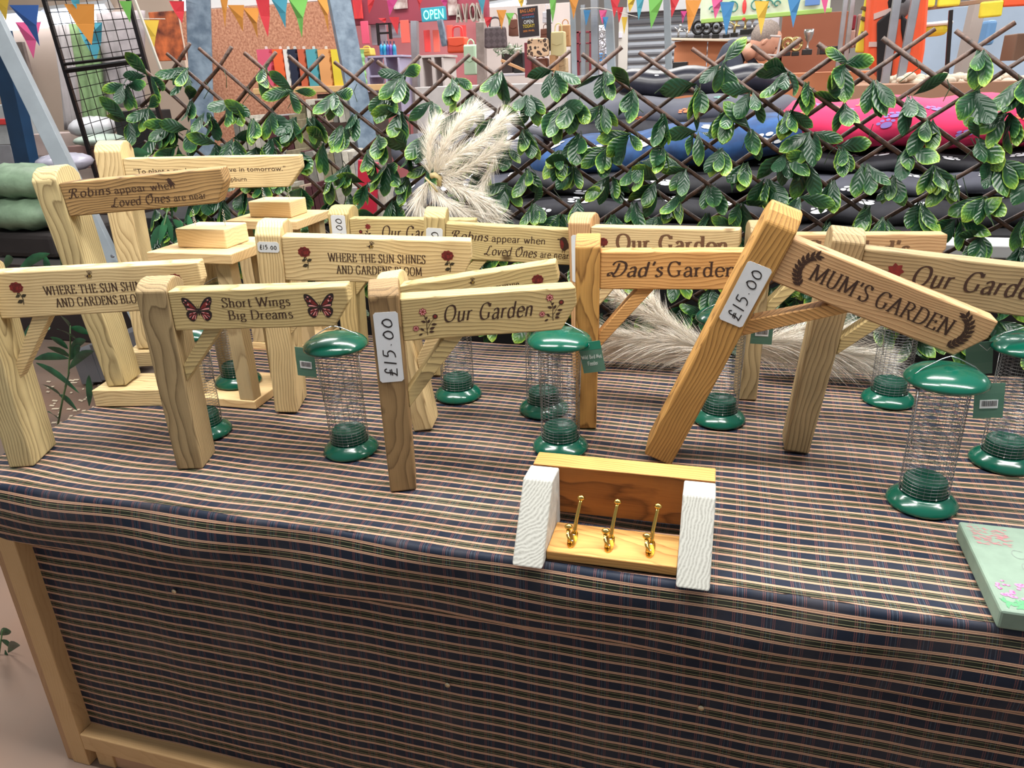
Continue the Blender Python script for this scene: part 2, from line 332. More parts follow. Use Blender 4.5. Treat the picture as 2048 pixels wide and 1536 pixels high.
def rose():
    red, dk, gr = [], [], []
    red.append([(math.cos(t) * (.5 + .035 * math.cos(9 * t)), .55 + math.sin(t) * (.42 + .03 * math.cos(9 * t))) for t in [i * 2 * math.pi / 40 for i in range(40)]])
    w = lambda a: .028
    for r, a0, a1 in ((.4, 3.4, 6.1), (.32, .2, 2.6), (.3, 3.7, 5.6), (.2, 5.6, 8.6), (.12, 1, 4.5), (.42, 1.6, 3.0), (.42, -.5, 1.0), (.22, 2.6, 4.4)):
        ribbon(dk, [(math.cos(a0 + (a1 - a0) * i / 8) * r, .56 + math.sin(a0 + (a1 - a0) * i / 8) * r * .82) for i in range(9)], w)
    ribbon(gr, smooth([(.1, .12), (.2, -.15), (.26, -.45), (.2, -.85)]), lambda a: .055)
    gr += [leafp(.2, -.2, .42, .26, .35), leafp(.12, -.05, .42, .24, 3.6), leafp(.24, -.5, .5, .3, 3.5), leafp(.05, .14, .2, .12, 4.1)]
    return red, dk, gr
def butterfly():
    k, r, p = [], [], []
    for m in (-1, 1):
        U = smooth([(0, .05), (.25, .45), (.55, .82), (.85, .95), (1.0, .88), (.98, .6), (.85, .3), (.78, .08), (.4, .0), (0, .05)])
        Lo = smooth([(0, .02), (.4, -.02), (.72, .0), (.86, -.2), (.78, -.5), (.55, -.72), (.35, -.68), (.15, -.35), (0, .02)])
        k += [[(m * x, y) for x, y in U], [(m * x, y) for x, y in Lo]]
        for q in ([(.12, .12), (.42, .5), (.66, .66), (.68, .42), (.5, .22)], [(.2, -.08), (.48, -.1), (.66, -.2), (.72, -.4), (.5, -.34)], [(.14, -.14), (.44, -.4), (.62, -.58), (.46, -.62), (.26, -.42)], [(.72, .34), (.82, .42), (.86, .58), (.74, .5)]): r.append([(m * x, y) for x, y in q])
        for q in ([(.16, .06), (.5, .18), (.76, .2), (.74, .1), (.4, .06)], [(.55, .5), (.66, .52), (.7, .42), (.6, .38)], [(.66, .74), (.76, .8), (.82, .74), (.72, .68)], [(.82, .62), (.9, .66), (.9, .58)], [(.16, -.08), (.4, -.1), (.34, -.2)], [(.42, -.16), (.62, -.16), (.66, -.24)], [(.28, -.24), (.4, -.3), (.54, -.5), (.48, -.54)], [(.2, -.28), (.28, -.36), (.36, -.6), (.3, -.6)], [(.5, -.3), (.7, -.42), (.66, -.48)]): p.append([(m * x, y) for x, y in q])
    k.append(circ(0, -.05, .06, 10, .28)); ribbon(k, [(0, .2), (-.1, .42)], lambda a: .02); ribbon(k, [(0, .2), (.1, .42)], lambda a: .02)
    return k, r, p
def sprig():
    dk, red, li = [], [], []
    ribbon(dk, smooth([(.15, -1), (.1, -.5), (.0, .1), (.1, .6)]), lambda a: .045); ribbon(dk, smooth([(.12, -.6), (-.3, -.1), (-.62, .2)]), lambda a: .035); ribbon(dk, smooth([(.14, -.8), (.5, -.5), (.75, -.25)]), lambda a: .035)
    for x, y, L, w, a in ((-.05, -.1, .36, .2, 2.2), (.06, 0, .4, .2, .5), (-.3, -.25, .42, .2, 3.3), (-.1, -.6, .42, .22, 2.9), (.0, -.78, .4, .2, 3.3), (.35, -.62, .36, .18, .9), (.5, -.8, .34, .16, -.3), (.1, .25, .3, .16, 2.6)): dk.append(leafp(x, y, L, w, a))
    for cx, cy, r in ((.12, .85, .32), (.9, -.3, .26)):
        for i in range(7):
            a = i * 2 * math.pi / 7; red.append(leafp(cx, cy, r, r * .75, a)); li.append(leafp(cx + .25 * r * math.cos(a), cy + .25 * r * math.sin(a), r * .6, r * .34, a))
        dk.append(circ(cx, cy, r * .2, 8))
    dk.append(circ(-.7, .3, .2, 12)); red.append(circ(-.7, .3, .12, 10)); return dk, red, li
def laurel():
    dk = []; pts = smooth([(.5, 1.0), (.1, .7), (-.12, .25), (-.1, -.25), (.1, -.65), (.4, -1)], n=6); ribbon(dk, pts, lambda a: .06)
    for i in range(2, len(pts) - 1, 3):
        x, y = pts[i]; a = math.atan2(pts[i - 1][1] - y, pts[i - 1][0] - x); dk.append(leafp(x, y, .46, .2, a + .75)); dk.append(leafp(x, y, .42, .18, a - .75))
    dk.append(leafp(.4, .95, .5, .18, .2)); return dk
def bee():
    dk = [circ(0, 0, .45, 12, .25)]; ribbon(dk, [(-.4, 0), (-.7, .12)], lambda a: .08); ye = [[(-.05, .2), (.05, .22), (.02, -.22), (-.08, -.2)], [(.2, .2), (.28, .16), (.26, -.16), (.16, -.2)]]
    for a in (.9, 1.4, 2.0): ribbon(dk, smooth([(0, .2), (.5 * math.cos(a), .2 + .7 * math.sin(a)), (.5 * math.cos(a) + .25, .2 + .5 * math.sin(a)), (.1, .2)]), lambda a: .06)
    for x in (-.25, 0, .25): ribbon(dk, [(x, -.2), (x - .08, -.5)], lambda a: .06)
    return dk, ye
def robin():
    dk = [smooth([(-.5, .5), (-.2, .75), (.2, .6), (.5, .0), (.9, -.5), (.5, -.45), (.1, -.75), (-.3, -.5), (-.45, 0), (-.5, .5)])]
    rd = [smooth([(-.42, .42), (-.15, .3), (-.02, -.1), (-.1, -.5), (-.32, -.35), (-.42, .42)])]
    ribbon(dk, [(-.1, -.6), (-.14, -1)], lambda a: .06); ribbon(dk, [(.1, -.6), (.1, -1)], lambda a: .06); ribbon(dk, [(-.5, .5), (-.75, .48)], lambda a: .1); return dk, rd
INK = mat('burnt_engraving', (62, 36, 22), .8, noise=.35, scale=300); REDP = mat('red_print', (128, 34, 30), .7, noise=.4, scale=160); PINKP = mat('pink_print', (214, 140, 138), .7)
REDD = mat('dark_red_line', (58, 18, 16), .8); LEAFP = mat('brown_green_print', (52, 44, 26), .8, noise=.3, scale=200); YELP = mat('honey_print', (196, 160, 70), .7); BLKP = mat('black_print', (34, 20, 18), .7)
FADE = mat('faded_engraving', (112, 78, 52), .8, noise=.3, scale=300)
PAPER = mat('sticker_paper', (214, 218, 222), .45, noise=.08, scale=30); PEN = mat('pen_ink', (30, 24, 24), .5)
# ---------------------------------------------------------------- garden signposts
PAL = {'green': ((196, 178, 132), (104, 84, 52)), 'pale': ((216, 192, 144), (136, 106, 66)), 'warm': ((208, 158, 98), (128, 78, 34)), 'gold': ((190, 144, 80), (92, 56, 24)), 'tan': ((200, 160, 116), (136, 94, 58)), 'grey': ((166, 144, 106), (88, 70, 46)), 'olive': ((198, 176, 124), (108, 86, 50)), 'dark': ((172, 138, 92), (60, 40, 22)), 'brown': ((150, 122, 84), (62, 42, 24))}
def sign(key, s, p, label, armw='pale', postw='green', words=None, sticker=None, z0=0, at_=.044, brace=True, bl=(.10, .075), cap=.018, contrast=.75):
    pw, pd, hs, ta, ah, La, tip, tp, r = [s[k] for k in ('pw', 'pd', 'hs', 'ta', 'ah', 'La', 'tip', 'tp', 'r')]
    x, y, yaw, tilt, pt = p
    lift = abs(math.sin(tilt)) * pw / 2 * tp + abs(math.sin(pt)) * pd / 2 * tp
    R = Matrix.Rotation(yaw, 3, 'Z') @ Matrix.Rotation(tilt, 3, 'Y') @ Matrix.Rotation(pt, 3, 'X')
    root = thing('garden_signpost', label, 'sign', (x, y, TZ + lift + z0 + .0005), R.to_euler(), 'wooden signposts on the tartan table')
    hx, hy = pw / 2, pd / 2
    mb = MB(); c = cap
    prof = [(-hy * tp, 0), (hy * tp, 0), (hy, hs), (hy - .014, hs + c * .62), (hy - .032, hs + c), (-hy + .034, hs + c), (-hy + .014, hs + c * .66), (-hy, hs)]
    n = len(prof); vs = []
    for sx in (-1, 1):
        for (a, b) in prof: vs.append((sx * hx * (tp + (1 - tp) * min(b / hs, 1)), a, b))
    mb.add(vs, [tuple(range(n)), tuple(range(n, 2 * n))[::-1]] + [(i, (i + 1) % n, n + (i + 1) % n, n + i) for i in range(n)])
    lp, dp = PAL[postw]; la, da = PAL[armw]
    mb.obj('post', wood('post_' + postw, lp, dp, 'z', contrast=contrast), root, bevel=.0035, seg=2)
    x0 = hx; y0 = -hy + r; zt, zb = ta, ta - ah
    pol = [(x0, zb), (x0 + La - tip, zb), (x0 + La + .002, ta - ah * .40), (x0 + La, zt), (x0, zt)]
    mb = MB(); mb.prism(pol, 'y', y0, y0 + at_)
    arm = mb.obj('arm', wood('arm_' + armw, la, da, 'x', contrast=contrast), root, bevel=.003, seg=2)
    if brace:
        a, b = bl; w = .032; ym = y0 + at_ / 2; mb = MB()
        k = w * 1.1
        mb.prism([(x0 - .001, zb - a), (x0 - .001, zb - a - k), (x0 + b + k, zb + .001), (x0 + b, zb + .001)], 'y', ym - .017, ym + .017)
        mb.obj('brace', wood('brace_' + postw, la, dp, 'x'), root, bevel=.0015, seg=1)
    F = lambda X, Z, l: (x0 + X, y0 - .0004 - l, zb + Z)
    if words: words(arm, F, La, ah)
    if sticker:
        kind, zt2, L, wd = sticker
        mb = MB(); yF = -hy; sc = 1
        st = tp + (1 - tp) * (zt2 - L / 2) / hs; yf = -hy * st; dy = hy * (1 - tp) / hs
        def G(X, Z, l): return (X, -hy * (tp + (1 - tp) * Z / hs) - .0006 - l, Z)
        rr = .004
        def rrect(x_, z_, X_, Z_): return [(x_ + rr, z_), (X_ - rr, z_), (X_, z_ + rr), (X_, Z_ - rr), (X_ - rr, Z_), (x_ + rr, Z_), (x_, Z_ - rr), (x_, z_ + rr)]
        q = rrect(-wd / 2, zt2 - L, wd / 2, zt2)
        vs = [G(a, b, .0003) for a, b in q] + [G(a, b, -.0008) for a, b in q]; m_ = len(q)
        mb.add(vs, [tuple(range(m_)), tuple(range(m_, 2 * m_))] + [(i, (i + 1) % m_, m_ + (i + 1) % m_, m_ + i) for i in range(m_)])
        stk = mb.obj('price_sticker', PAPER, root)
        if kind == 'v':
            size = wd * .52; pl, w = text_polys('£15.00', size, font=HAND, thick=.085, thin=.085, slant=.1, serif=False, track=8); f = L * .86 / w
            pl = [[(-b, a) for a, b in poly] for poly in place(pl, -w * f / 2, -size / 2, f)]
            pl = [[(a, zt2 - L / 2 + b) for a, b in poly] for poly in pl]
        else:
            size = L * .42; pl, w = text_polys('£15.00', size, font=HAND, thick=.14, thin=.14, serif=False, track=8); f = wd * .82 / w
            pl = place(pl, -w * f / 2, zt2 - L / 2 - size / 2, f)
        flat('price_writing', [(0, pl, .0006)], stk, G, [PEN])
    return root
def w_sun(full=True, seed=0):
    def f(arm, F, La, ah):
        s = ah * .19
        pl = text_c('WHERE THE SUN SHINES', s, La * .5, ah * .47, La * .52) + text_c('AND GARDENS BLOOM', s, La * .51, ah * .47 - s * 1.45, La * .46)
        flat('lettering', [(0, pl, 0)], arm, F, [INK])
        for X in (.115, .875):
            red, dk, gr = rose(); flat('rose_print', [(0, xf(red, La * X, ah * .52, ah * .27), 0), (1, xf(dk, La * X, ah * .52, ah * .27), .0003), (2, xf(gr, La * X, ah * .52, ah * .27), 0)], arm, F, [REDP, REDD, LEAFP])
        dk, ye = bee(); flat('bee_print', [(0, xf(dk, La * .47, ah * .83, ah * .13), 0), (1, xf(ye, La * .47, ah * .83, ah * .13), .0003)], arm, F, [INK, YELP])
    return f
def w_wings(arm, F, La, ah):
    pl = text_c('Short Wings', ah * .23, La * .485, ah * .57, La * .39, thick=.13) + text_c('Big Dreams', ah * .23, La * .5, ah * .25, La * .37, thick=.13)
    flat('lettering', [(0, pl, 0)], arm, F, [INK])
    for X in (.155, .84):
        k, r, p = butterfly(); f = lambda q: xf(q, La * X, ah * .5, ah * .36)
        flat('butterfly_print', [(0, f(k), 0), (1, f(r), .0003), (2, f(p), .0005)], arm, F, [BLKP, REDP, PINKP])
def w_our(arm, F, La, ah, ink=None):
    pl = text_c('Our Garden', ah * .37, La * .49, ah * .40, La * .52, slant=.24, serif=False, thick=.14, nib=.35)
    flat('lettering', [(0, pl, 0)], arm, F, [INK])
    for X, m, z in ((.14, -1, .42), (.865, -1, .55)):
        dk, red, li = sprig(); f = lambda q: xf(q, La * X, ah * z, ah * .30, .15, m)
        flat('flower_print', [(0, f(dk), 0), (1, f(red), .0003), (2, f(li), .0005)], arm, F, [INK, REDP, PINKP])
def w_our2(arm, F, La, ah):
    pl = text_c('Our Garden', ah * .40, La * .56, ah * .38, La * .62, slant=.2, serif=False, thick=.15, nib=.3)
    flat('lettering', [(0, pl, 0)], arm, F, [INK])
    f = lambda q: xf(q, La * .17, ah * .62, ah * .17)
    red = [leafp(0, 0, 1, .75, i * 2 * math.pi / 7) for i in range(7)]; flat('flower_print', [(0, f(red), 0)], arm, F, [REDP])
def w_our3(arm, F, La, ah):
    flat('lettering', [(0, text_c('Our Garden', ah * .42, La * .56, ah * .40, La * .76, thick=.2, thin=.07), 0)], arm, F, [FADE])
    red, dk, gr = rose(); f = lambda q: xf(q, La * .09, ah * .45, ah * .27); flat('rose_print', [(0, f(red), 0), (1, f(dk), .0003), (2, f(gr), 0)], arm, F, [REDP, REDD, LEAFP])
def w_our4(arm, F, La, ah):
    flat('lettering', [(0, text_c('Our Garden', ah * .38, La * .5, ah * .40, La * .5, slant=.24, serif=False, thick=.15, nib=.3), 0)], arm, F, [INK])
    dk, red, li = sprig(); f = lambda q: xf(q, La * .14, ah * .5, ah * .3); flat('flower_print', [(0, f(dk), 0), (1, f(red), .0003)], arm, F, [INK, REDP])
def w_dad(arm, F, La, ah):
    a, wa = text_polys("Dad's", ah * .38, font=SCRIPT, slant=.22, serif=False, thick=.15, nib=.3); b, wb = text_polys('Garden', ah * .38, thick=.13)
    f = La * .74 / (wa + wb + .01); pl = place(a, La * .05, ah * .36, f) + place(b, La * .05 + wa * f + La * .02, ah * .36, f)
    flat('lettering', [(0, pl, 0)], arm, F, [INK])
    dk, red, li = sprig(); g = lambda q: xf(q, La * .9, ah * .5, ah * .25); flat('flower_print', [(0, g(dk), 0), (1, g(red), .0003)], arm, F, [INK, REDP])
def w_mum(arm, F, La, ah):
    flat('lettering', [(0, text_c("MUM'S GARDEN", ah * .36, La * .50, ah * .34, La * .70, thick=.15, thin=.05), 0)], arm, F, [INK])
    for X, m in ((.10, 1), (.90, -1)):
        flat('laurel_print', [(0, xf(laurel(), La * X, ah * .5, ah * .36, 0, m), 0)], arm, F, [INK])
def w_robins(fade=False, rob=False, X0=.04):
    def f(arm, F, La, ah):
        I = [INK]; h = ah * .25
        a, wa = text_polys('Robins', h, font=SCRIPT, slant=.22, serif=False, thick=.14, nib=.3); b, wb = text_polys('appear when', h * .82, thick=.12, serif=False)
        c, wc = text_polys('Loved Ones', h, font=SCRIPT, slant=.22, serif=False, thick=.14, nib=.3); d, wd = text_polys('are near.', h * .82, thick=.12, serif=False)
        k = La * .68 / (wa + wb + .01); pl = place(a, La * X0, ah * .56, k) + place(b, La * X0 + wa * k + .008, ah * .56, k)
        k2 = La * .62 / (wc + wd + .01); x2 = La * (X0 + .24); pl += place(c, x2, ah * .18, k2) + place(d, x2 + wc * k2 + .008, ah * .18, k2)
        flat('lettering', [(0, pl, 0)], arm, F, I)
        dk, rd = robin(); g = lambda q: xf(q, La * (.84 if rob else .68), ah * (.6 if rob else .74), ah * (.26 if rob else .16)); flat('robin_print', [(0, g(dk), 0), (1, g(rd), .0003)], arm, F, [INK, REDP if rob else INK])
    return f
def w_quote(arm, F, La, ah):
    a, w = sans('"To plant a garden is to believe in tomorrow."', ah * .22); f = La * .86 / w; b, w2 = sans('Audrey Hepburn', ah * .2)
    flat('lettering', [(0, place(a, La * .05, ah * .52, f) + place(b, La * .42, ah * .22, La * .26 / w2), 0)], arm, F, [INK])
def w_grand(arm, F, La, ah):
    flat('lettering', [(0, text_c("Grandad's Garden"[:9], ah * .42, La * .50, ah * .42, La * .62, thick=.2), 0)], arm, F, [FADE])
SG = {"S1": {"s": {"pw": 0.0524, "tp": 0.9849, "pd": 0.1113, "hs": 0.4259, "dr": 0.0056, "ah": 0.0968, "La": 0.3939, "tip": 0.03, "ta": 0.4203, "r": 0.04}, "p": [-1.4703, 1.1262, 0.3895, 0.0412, 0.0004]}, "S2": {"s": {"pw": 0.0609, "tp": 0.9153, "pd": 0.0872, "hs": 0.3918, "dr": 0.0017, "ah": 0.0804, "La": 0.3461, "tip": 0.0308, "ta": 0.3901, "r": 0.004}, "p": [-1.0851, 1.1887, 0.2969, 0.0073, 0.0081]}, "S3": {"s": {"pw": 0.0583, "tp": 0.9505, "pd": 0.1078, "hs": 0.4419, "dr": 0.0019, "ah": 0.1019, "La": 0.4258, "tip": 0.0252, "ta": 0.44, "r": 0.004}, "p": [-1.0423, 1.5029, 0.2918, 0.0618, 0.031]}, "S4": {"s": {"pw": 0.0552, "tp": 0.9288, "pd": 0.0899, "hs": 0.3994, "dr": 0.0077, "ah": 0.0808, "La": 0.3212, "tip": 0.0275, "ta": 0.3916, "r": 0.004}, "p": [-0.603, 1.2066, 0.4086, -0.0004, -0.0014]}, "S5": {"s": {"pw": 0.0504, "tp": 0.8833, "pd": 0.0901, "hs": 0.3503, "dr": 0.0067, "ah": 0.09, "La": 0.3392, "tip": 0.03, "ta": 0.3436, "r": 0.004}, "p": [-0.6582, 1.4665, 0.1705, -0.1453, 0.007]}, "S6": {"s": {"pw": 0.0526, "tp": 0.8826, "pd": 0.09, "hs": 0.4198, "dr": 0.0103, "ah": 0.0807, "La": 0.36, "tip": 0.03, "ta": 0.4095, "r": 0.004}, "p": [-0.2941, 1.5622, 0.1614, 0.0039, -0.0009]}, "S7": {"s": {"pw": 0.058, "tp": 1.0269, "pd": 0.0899, "hs": 0.5236, "dr": 0.0113, "ah": 0.0823, "La": 0.3673, "tip": 0.0286, "ta": 0.5123, "r": 0.004}, "p": [-0.1128, 1.4318, 0.028, 0.3754, 0.0502]}, "S8": {"s": {"pw": 0.0596, "tp": 0.8402, "pd": 0.0902, "hs": 0.4486, "dr": 0.0091, "ah": 0.09, "La": 0.36, "tip": 0.03, "ta": 0.4395, "r": 0.004}, "p": [0.1642, 1.5377, 0.0176, 0.0989, 0.0081]}, "S9": {"s": {"pw": 0.0606, "tp": 0.9, "pd": 0.09, "hs": 0.4122, "dr": 0.0117, "ah": 0.09, "La": 0.36, "tip": 0.03, "ta": 0.4005, "r": 0.004}, "p": [-1.081, 1.9356, 0.138, 0.0193, -0.003]}, "S10": {"s": {"pw": 0.0549, "tp": 0.8382, "pd": 0.0899, "hs": 0.4312, "dr": 0.0134, "ah": 0.09, "La": 0.36, "tip": 0.03, "ta": 0.4178, "r": 0.004}, "p": [-0.766, 1.7942, 0.2477, 0.0811, -0.0058]}, "S11": {"s": {"pw": 0.0574, "tp": 0.9, "pd": 0.09, "hs": 0.4138, "dr": 0.0087, "ah": 0.09, "La": 0.3535, "tip": 0.03, "ta": 0.405, "r": 0.004}, "p": [-0.3515, 1.8604, -0.1037, -0.0192, 0.0007]}, "S12": {"s": {"pw": 0.0525, "tp": 0.8895, "pd": 0.09, "hs": 0.4117, "dr": 0.0058, "ah": 0.0801, "La": 0.3606, "tip": 0.03, "ta": 0.4058, "r": 0.004}, "p": [0.0609, 1.8032, 0.1242, -0.0003, -0.0008]}, "S13": {"s": {"pw": 0.0699, "tp": 0.9, "pd": 0.0902, "hs": 0.5578, "dr": 0.019, "ah": 0.0833, "La": 0.4711, "tip": 0.0387, "ta": 0.5388, "r": 0.004}, "p": [-1.6449, 1.727, 0.3432, 0.0202, -0.0118]}, "S14": {"s": {"pw": 0.0608, "tp": 0.8403, "pd": 0.0952, "hs": 0.523, "dr": 0.0098, "ah": 0.0764, "La": 0.3859, "tip": 0.0254, "ta": 0.5132, "r": 0.004}, "p": [-1.5082, 1.4604, 0.2303, -0.0613, 0.0381]}}
SG['S1']['p'][3] = .004; SG['S1']['s']['La'] += .018
def S(k): return SG[k]['s'], SG[k]['p']
sign('S1', *S('S1'), 'pale wooden signpost with rose and sun lettering at the left end of the front row', 'pale', 'green', w_sun(), bl=(.10, .06))
sign('S2', *S('S2'), 'wooden signpost lettered Short Wings Big Dreams with two red butterflies', 'olive', 'grey', w_wings, bl=(.075, .055))
sign('S3', *S('S3'), 'signpost with two roses and a small horizontal price sticker on its post', 'pale', 'pale', w_sun(), sticker=('h', .428, .024, .048), bl=(.1, .08), cap=.024)
sign('S4', *S('S4'), 'front signpost lettered Our Garden with flower sprigs and a tall price sticker', 'olive', 'brown', w_our, sticker=('v', .37, .135, .044), contrast=.6)
sign('S5', *S('S5'), 'tilted signpost leaning behind the front Our Garden post, rose lettering half hidden', 'olive', 'pale', w_sun(), bl=(.08, .06))
sign('S6', *S('S6'), "orange-toned signpost lettered Dad's Garden, in the middle of the table", 'warm', 'gold', w_dad, bl=(.10, .08))
sign('S7', *S('S7'), "signpost lettered MUM'S GARDEN tipped over to the right behind the coat hooks", 'tan', 'gold', w_mum, sticker=('v', .45, .12, .046), bl=(.085, .115), cap=.028)
sign('S8', *S('S8'), 'signpost at the right lettered Our Garden with one red flower, grey post', 'grey', 'grey', w_our2, bl=(.09, .08))
sign('S9', *S('S9'), 'back row signpost with half-hidden Our Garden text, just left of the robin sign', 'olive', 'olive', w_our4, sticker=('v', .41, .11, .042), at_=.04)
sign('S10', *S('S10'), 'back row signpost with a red robin and Robins appear when lettering', 'olive', 'olive', w_robins(rob=True), sticker=('v', .405, .11, .042), at_=.04)
sign('S11', *S('S11'), 'back row signpost lettered Our Garden in faded serif letters with a dark rose', 'pale', 'tan', w_our3, sticker=('v', .385, .12, .04), at_=.04)
sign('S12', *S('S12'), "back row signpost lettered Grandad's, half hidden behind the tipped sign", 'tan', 'grey', w_grand, at_=.04, bl=(.08, .07))
sign('S13', *S('S13'), 'tall signpost at the back left with a quote about planting a garden', 'pale', 'pale', w_quote, cap=.025, z0=.045, brace=False)
sign('S14', *S('S14'), 'tall signpost at the left with dark grain, lettered Robins appear, on a foot board', 'dark', 'green', w_robins(), cap=.026, z0=.045, brace=False, contrast=.95)
for nm, k, L in (('S13', 'pale', .2), ('S14', 'pale', .195)):
    x, y, yaw = SG[nm]['p'][:3]; l, d = PAL[k]
    rt = [o for o in bpy.data.objects if o.get('label', '').startswith('tall signpost at the back' if nm == 'S13' else 'tall signpost at the left')][0]
    mb = MB(); mb.box(-.055, -.062, -.0455, L - .055, .06, -.0005)
    fb = mb.obj('foot_board', wood('foot_pale', l, d, 'x'), rt, bevel=.002)
    fb.rotation_euler = Matrix.Rotation(yaw, 3, 'Z').to_euler(); fb.rotation_euler = (rt.rotation_euler.to_matrix().inverted() @ Matrix.Rotation(yaw, 3, 'Z')).to_euler()
    fb.location = rt.rotation_euler.to_matrix().inverted() @ Vector((0, 0, TZ + .045 - rt.location.z))
# ---------------------------------------------------------------- the stall table with its tartan cloth
FY = 1.002; XL = -1.575; XR = 1.55; BY = 2.06
tb = thing('stall_table', 'long market table with a wooden front frame, covered in tartan fabric', 'table', (0, 1.5, 0))
def tp_(mb, name, mats, parent=tb, **k):
    o = mb.obj(name, mats, parent, **k); o.location = (0, -1.5, 0) if parent is tb else (0, 0, 0); return o
FRW = wood('frame_pine', (206, 168, 120), (176, 132, 84), 'z', contrast=.3); FRX = wood('frame_pine', (206, 168, 120), (176, 132, 84), 'x', contrast=.3)
mb = MB(); mb.box(XL + .015, FY + .02, .765, XR, BY - .01, .788); tp_(mb, 'tabletop', FRX)
sx0 = -1.487; sx1 = -1.437; f0 = .998
mb = MB(); mb.box(sx0, f0, 0, sx1, f0 + .045, .762); tp_(mb, 'stile', FRW, bevel=.002)
mb = MB(); mb.box(sx0 - .022, f0 + .004, 0, sx0 - .003, f0 + .06, .76); tp_(mb, 'side_batten', wood('frame_pine_dull', (186, 146, 108), (150, 110, 76), 'z', contrast=.3), bevel=.002)
mb = MB(); mb.box(sx1 + .0005, f0, .055, XR, f0 + .045, .105); tp_(mb, 'bottom_rail', FRX, bevel=.003)
mb = MB(); mb.box(sx1 + .02, f0 + .01, 0, sx1 + .07, f0 + .05, .054); tp_(mb, 'foot_block', FRX, bevel=.002)
mb = MB(); mb.box(sx1 + .0705, f0 + .016, 0.0, XR, f0 + .03, .0545); tp_(mb, 'kick_board', mat('kick_board', (196, 152, 118), .7, noise=.2, scale=6))
for lx, ly in ((-1.5, 1.98), (1.45, 1.98), (1.45, 1.03)):
    mb = MB(); mb.box(lx, ly, 0, lx + .05, ly + .05, .764); tp_(mb, 'leg', FRW)
def sheet(name, fn, nu, nv, parent, mats=TART, thick=0, kw=None):
    'grid surface; fn(i, j) -> (position, uv)'
    vs = []; uvs = []
    for i in range(nu + 1):
        for j in range(nv + 1):
            p, q = fn(i / nu, j / nv); vs.append(p); uvs.append(q)
    fs = [(i * (nv + 1) + j, (i + 1) * (nv + 1) + j, (i + 1) * (nv + 1) + j + 1, i * (nv + 1) + j + 1) for i in range(nu) for j in range(nv)]
    me = bpy.data.meshes.new(name); me.from_pydata(vs, [], fs); me.materials.append(mats); uvl = me.uv_layers.new(name='UVMap')
    for lp in me.loops: uvl.data[lp.index].uv = uvs[lp.vertex_index]
    me.polygons.foreach_set('use_smooth', [True] * len(me.polygons)); me.update(); return link(name, me, parent)
def panel(u, v):
    X = sx1 - .01 + u * (XR - sx1); Z = .09 + v * .68
    return (X, f0 + .036 + .0008 * math.sin(X * 21 + Z * 5) + .0005 * math.sin(X * 47), Z), (X + .004 * math.sin(Z * 9), Z * 1.0 + .001 * math.sin(X * 3) - .003)
o = sheet('fabric_panel', panel, 160, 30, tb); o.location = (0, -1.5, 0)
BR = mat('brass', (214, 180, 98), .22, 1.0); STEEL = mat('steel_wire', (205, 207, 210), .25, 1.0); DKM = mat('dark_metal', (40, 36, 34), .4, .6)
for px, py in ((348, 1183), (895, 1370), (1402, 1416)):
    c = at(px, py, f0 + .03); mb = MB(); mb.lathe([(0, 0), (.0055, 0), (.0055, .002), (.0025, .003), (.0016, .014), (0, .014)], 12)
    s = mb.obj('screw', mat('screw_zinc', (214, 200, 170), .35, .9), tb, smooth=True, loc=(c.x, f0 + .029 - 1.5, c.z), rot=(-math.pi / 2, 0, 0))
# cloth over the top: profile from the back edge to the folded-in hem
prof = [(BY - (BY - FY - .012) * i / 60, 0.0) for i in range(61)]
for a in range(1, 9):
    t = a * math.pi / 16; prof.append((FY + .012 - .012 * math.sin(t) - .0, -.012 + .012 * math.cos(t)))
prof += [(FY - .004 - .006 * math.sin(i / 12 * math.pi), -.012 - .126 * i / 12) for i in range(1, 13)]
prof += [(FY + .004, -.146), (FY + .022, -.150)]
arc = [0]
for a, b in zip(prof, prof[1:]): arc.append(arc[-1] + math.hypot(a[0] - b[0], a[1] - b[1]))
k0 = arc[60]; XS = []
x = XL
DROP = [(-.16 + .16 * i / 8) for i in range(8)]
cols = [('d', d) for d in DROP] + [('t', XL + .01 + (XR - XL - .01) * i / 300) for i in range(301)]
vs = []; uvs = []
for kind, val in cols:
    for j, (Y, z) in enumerate(prof):
        v = k0 - arc[j]
        if kind == 't':
            X = val; top = j <= 60
            wr = .0011 * math.sin(X * 9 + Y * 31) + .0009 * math.sin(Y * 47 - X * 6) + .0008 * math.sin(X * 23 + 1.3)
            edge = max(0, 1 - abs(Y - 1.08) / .1) * max(0, (-.6 - X)) * .006 if top else 0
            crest = .006 * math.exp(-((Y - 1.33 - .10 * (X - .2)) / .022) ** 2) * (1 if 0.30 < X < .34 else 0)
            zz = TZ + z + (min(0, wr - .0014) * (1 if top else .0) - edge * (1 + math.sin(X * 14)))
            yy = Y + (0 if top else .004 * math.sin(X * 5.3 + z * 18) + .0025 * math.sin(X * 17 - z * 30))
            xx = X; u = X + (.002 * math.sin(v * 20))
            vv = v + .002 * math.sin(X * 3.1) + .0012 * math.sin(X * 11 + v * 8) + (.004 * math.sin(X * 18) * max(0, -.7 - X) if abs(v) < .12 else 0)
            if X < XL + .02: zz -= .004
        else:
            d = -val; xx = XL + .008 - .008 * min(1, d / .02) - .01 * math.sin(Y * 11) * min(1, d / .1); zz = TZ + max(z, -.012) - .006 - d; yy = max(Y, FY + .004); u = XL - d; vv = v
        vs.append((xx, yy, zz)); uvs.append((u, vv))
nv = len(prof) - 1; nu = len(cols) - 1
fs = [(i * (nv + 1) + j, (i + 1) * (nv + 1) + j, (i + 1) * (nv + 1) + j + 1, i * (nv + 1) + j + 1) for i in range(nu) for j in range(nv)]
me = bpy.data.meshes.new('tablecloth'); me.from_pydata(vs, [], fs); me.materials.append(TART); uvl = me.uv_layers.new(name='UVMap')
